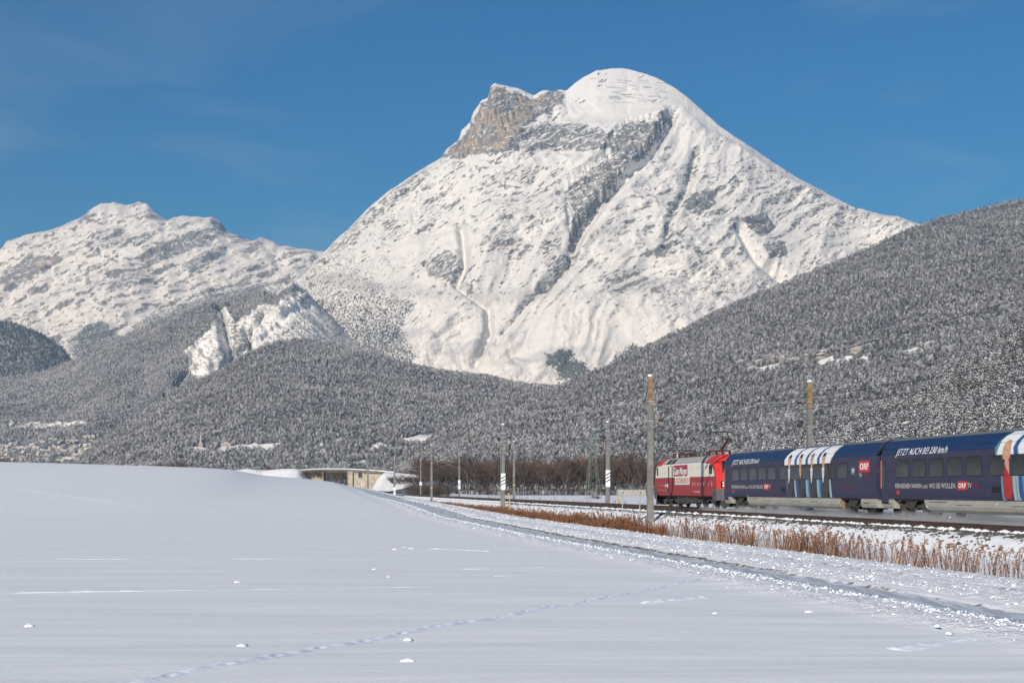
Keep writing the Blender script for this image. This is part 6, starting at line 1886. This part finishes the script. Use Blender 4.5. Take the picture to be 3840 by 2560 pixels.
for px, py in spots:
    house('village_house', 'small snow roofed house in the village at the foot of the left slope', ridge.locate(px, py) + Vector((0, -2, 3)), rng.uniform(10, 26), rng.uniform(8, 12), rng.uniform(3, 6), rng.uniform(-.5, .5) + (0 if rng.random() < .6 else 1.57), 'village houses at the foot of the left slope', False, .4)

# ------------------------------------------------------------------ marks in the snow
def px_ground(px, py):
    """point where the line of sight through a photograph pixel meets the snow"""
    y = 10.0
    for _ in range(4000):
        x = (px - 1920) / FPX * y; z = (HZ - py) / FPX * y
        if z <= ground_at(x, y): break
        y *= 1.004
    return x, y
def snow_trail(name, label, a, b, width, height, seed, period=0.0, gaps=0.0):
    """a low broken ridge of disturbed snow between two places on the field"""
    (x0, y0), (x1, y1) = px_ground(*a), px_ground(*b)
    L_ = math.hypot(x1 - x0, y1 - y0); nu = int(min(900, L_ / 0.035)) + 2; nv = 15
    s_ = np.linspace(0, 1, nu); v = np.linspace(-1, 1, nv)
    tx_, ty_ = (x1 - x0) / L_, (y1 - y0) / L_
    S, Vv = np.meshgrid(s_, v)
    wob = 0.10 * fbm(S * L_ * .5, S * 0 + seed, 130 + seed, 3)
    X = x0 + S * (x1 - x0) - ty_ * (Vv * width + wob); Y = y0 + S * (y1 - y0) + tx_ * (Vv * width + wob)
    A = TX * X + TY * Y; D = TY * X - TX * Y
    Z = ground(A, D) + 0.035 * fbm(X * 0.22, Y * 0.75, 3, 5)
    f = np.clip(1 - Vv ** 2, 0, 1) ** 1.5 * sstep(S, 0, .04) * (1 - sstep(S, .96, 1))
    q = fbm(S * L_ * 3.0, Vv * width * 7.0, 140 + seed, 4, .6)
    if period:
        ph = S * L_ / period
        step_ = np.exp(-(((ph % 1.0) - .5) / .20) ** 2) * np.exp(-((Vv - .35 * np.sign(np.sin(np.pi * ph))) / .30) ** 2)
        h = f * (0.35 + .5 * np.clip(q, 0, 1)) * height + f * height * 1.1 * np.exp(-(((ph % 1.0) - .5) / .42) ** 2) - 1.9 * height * step_ * f
    else:
        h = height * f * np.clip(.5 + 1.1 * q, 0, 1.4)
    if gaps: h *= sstep(fbm(S * L_ * .35, S * 0 + 7 + seed, 150 + seed, 2), gaps - .15, gaps + .1)
    Z = Z + h - 0.004 + 0.006 * (f > 0.02)
    me = grid_mesh(name, np.stack([X, Y, Z], -1), [M['snow']])
    tag(link_mesh(name, me), label, kind='stuff')
snow_trail('animal_tracks', 'line of animal footprints running across the foreground snow', (440, 2566), (2120, 2268), .11, .021, 1, .40)
snow_trail('animal_tracks', 'fainter continuation of the animal footprints towards the lane', (2120, 2268), (2680, 2165), .10, .020, 2, .45, .0)
snow_trail('snow_ridge', 'broken wind scoured line across the middle of the field', (30, 2224), (1650, 2200), .06, 0.019, 3, 0, 0.07)
snow_trail('snow_ridge', 'faint long line high on the field', (0, 2094), (1400, 2098), .08, 0.019, 4, 0, 0.02)
snow_trail('snow_ridge', 'old track curving over the upper field', (60, 1832), (530, 1898), .16, 0.028, 5, 0, -0.03)
snow_trail('snow_ridge', 'old track continuing down the upper field', (530, 1898), (1200, 1945), .16, 0.025, 6, 0, 0.17)
snow_trail('snow_ridge', 'short bright scrape right of the field centre', (2410, 2262), (2645, 2240), .09, 0.039, 7, 0, -0.18)
snow_trail('snow_ridge', 'bright scrape above the footprints', (1850, 2160), (2100, 2156), .06, 0.028, 8, 0, -0.08)
snow_trail('snow_ridge', 'thin scrape near the lane', (1610, 2058), (1840, 2066), .07, 0.028, 9, 0, -0.08)
snow_trail('snow_ridge', 'broken scrape between the scrapes', (1730, 2132), (2050, 2128), .05, 0.025, 10, 0, 0.02)
snow_trail('snow_ridge', 'trodden snow at the lower right of the field', (3360, 2436), (3640, 2400), .16, 0.039, 11, 0, -0.08)
snow_trail('snow_ridge', 'trodden snow below the lane at the lower right', (3580, 2350), (3720, 2350), .12, 0.033, 12, 0, -0.08)
snow_trail('snow_ridge', 'long thin furrow along the top of the field', (790, 1804), (1330, 1824), .14, 0.028, 13, 0, 0.02)
def snow_mound(px, py, r, h, label):
    x, y = px_ground(px, py); P = []
    for i in range(7):
        t = i / 6; ring = []
        for k in range(15):
            a = 2 * math.pi * k / 14; q = r * t * (1 + .2 * math.sin(3 * a + px) + .12 * math.sin(5 * a + py))
            gx, gy = x + q * math.cos(a), y + q * .8 * math.sin(a); ring.append((gx, gy, ground_at(gx, gy) + .012 + h * (1 - t * t) ** 2 - .02 * (t > .99)))
        P.append(ring)
    o = link_mesh('snow_mound', grid_mesh('snow_mound', np.array(P), [M['snow']]))
    tag(o, label, 'snow mound', 'little snow mounds on the field')
for px, py, r, h, lb in ((887, 2182, .14, .09, 'pointed snow mound by itself just above the long broken line'), (108, 2348, .18, .10, 'lone snow mound close to the left edge of the field'), (910, 2422, .18, .09, 'snow mound left of the footprints, lowest on the left half'),
                     (1530, 2478, .20, .10, 'largest snow mound below the footprints'), (1532, 2398, .14, .07, 'small snow mound just right below the footprint line'), (1402, 2133, .12, .05, 'tiny snow mound in the middle of the field, left of its twin'), (1456, 2163, .12, .05, 'tiny snow mound in the middle of the field, lower of two'), (1545, 2056, .35, .09, 'broad snow mound, rightmost of three in a row under the lane'), (1515, 2052, .25, .08, 'middle snow mound of three in a row under the lane'), (1481, 2060, .22, .06, 'leftmost snow mound of three in a row under the lane'),
                     (3030, 2294, .15, .06, 'lone snow mound in the right half, below the bright scrape'), (2680, 2300, .12, .05, 'small snow mound left below the bright scrape')):
    snow_mound(px, py, r * .34, h * .17, lb)

# ------------------------------------------------------------------ wisps of cloud against the great peak
def wisp(label, px, py, Y, rx, rz, ry, dens):
    mb = MB(); r = random.Random(px)
    vs = []; fs = []; nu, nv = 28, 14
    for i in range(nv + 1):
        for k in range(nu):
            th = math.pi * i / nv; ph = 2 * math.pi * k / nu
            q = 1 + .28 * math.sin(3 * ph + px) * math.sin(2 * th + 1) + .16 * math.sin(7 * ph + 2 * th + py)
            vs.append((rx * q * math.sin(th) * math.cos(ph), ry * math.sin(th) * math.sin(ph), rz * q * math.cos(th)))
    for i in range(nv):
        for k in range(nu): fs.append((i * nu + k, (i + 1) * nu + k, (i + 1) * nu + (k + 1) % nu, i * nu + (k + 1) % nu))
    mt = bpy.data.materials.new('cloud_wisp'); mt.use_nodes = True; t = mt.node_tree; t.nodes.clear()
    o_ = t.nodes.new('ShaderNodeOutputMaterial'); v_ = t.nodes.new('ShaderNodeVolumeScatter'); v_.inputs['Density'].default_value = dens; v_.inputs['Color'].default_value = (.97, .97, .97, 1)
    t.links.new(v_.outputs[0], o_.inputs['Volume'])
    o = mb.add(vs, fs).build('cloud_wisp', mt, None, True); o.location = bp(px, py, Y); o.rotation_euler = (0, r.uniform(-.12, .12), 0)
    tag(o, label, kind='stuff')
wisp('thin cloud wisp low on the left flank of the peak', 1290, 1050, 5900, 190, 35, 90, .0020)
wisp('thin cloud wisp hanging below the middle of the peak', 1560, 1090, 5700, 210, 30, 90, .0019)
wisp('long thin cloud wisp across the lower face of the peak', 1900, 1110, 5600, 260, 32, 90, .0017)
wisp('thin cloud wisp on the right of the lower face', 2420, 1070, 5600, 200, 36, 90, .0017)
wisp('small grey cloud patch above the white landslide scar', 1010, 1160, 5300, 70, 26, 60, .0042)

# ------------------------------------------------------------------ valley haze
hz = MB().box(-11000, 7600, -400, 14000, -40, 2260)
hm = bpy.data.materials.new('valley_haze'); hm.use_nodes = True
ht = hm.node_tree
ht.nodes.remove(ht.nodes['Principled BSDF'])
pv = ht.nodes.new('ShaderNodeVolumePrincipled')
pv.inputs['Color'].default_value = (0.38, 0.65, 1.0, 1)
pv.inputs['Absorption Color'].default_value = (1, 1, 1, 1)
pv.inputs['Density'].default_value = 4.6e-5
pv.inputs['Anisotropy'].default_value = 0.0
ht.links.new(pv.outputs['Volume'], ht.nodes['Material Output'].inputs['Volume'])
tag(hz.build('haze', hm), 'thin blue haze filling the valley', kind='stuff')
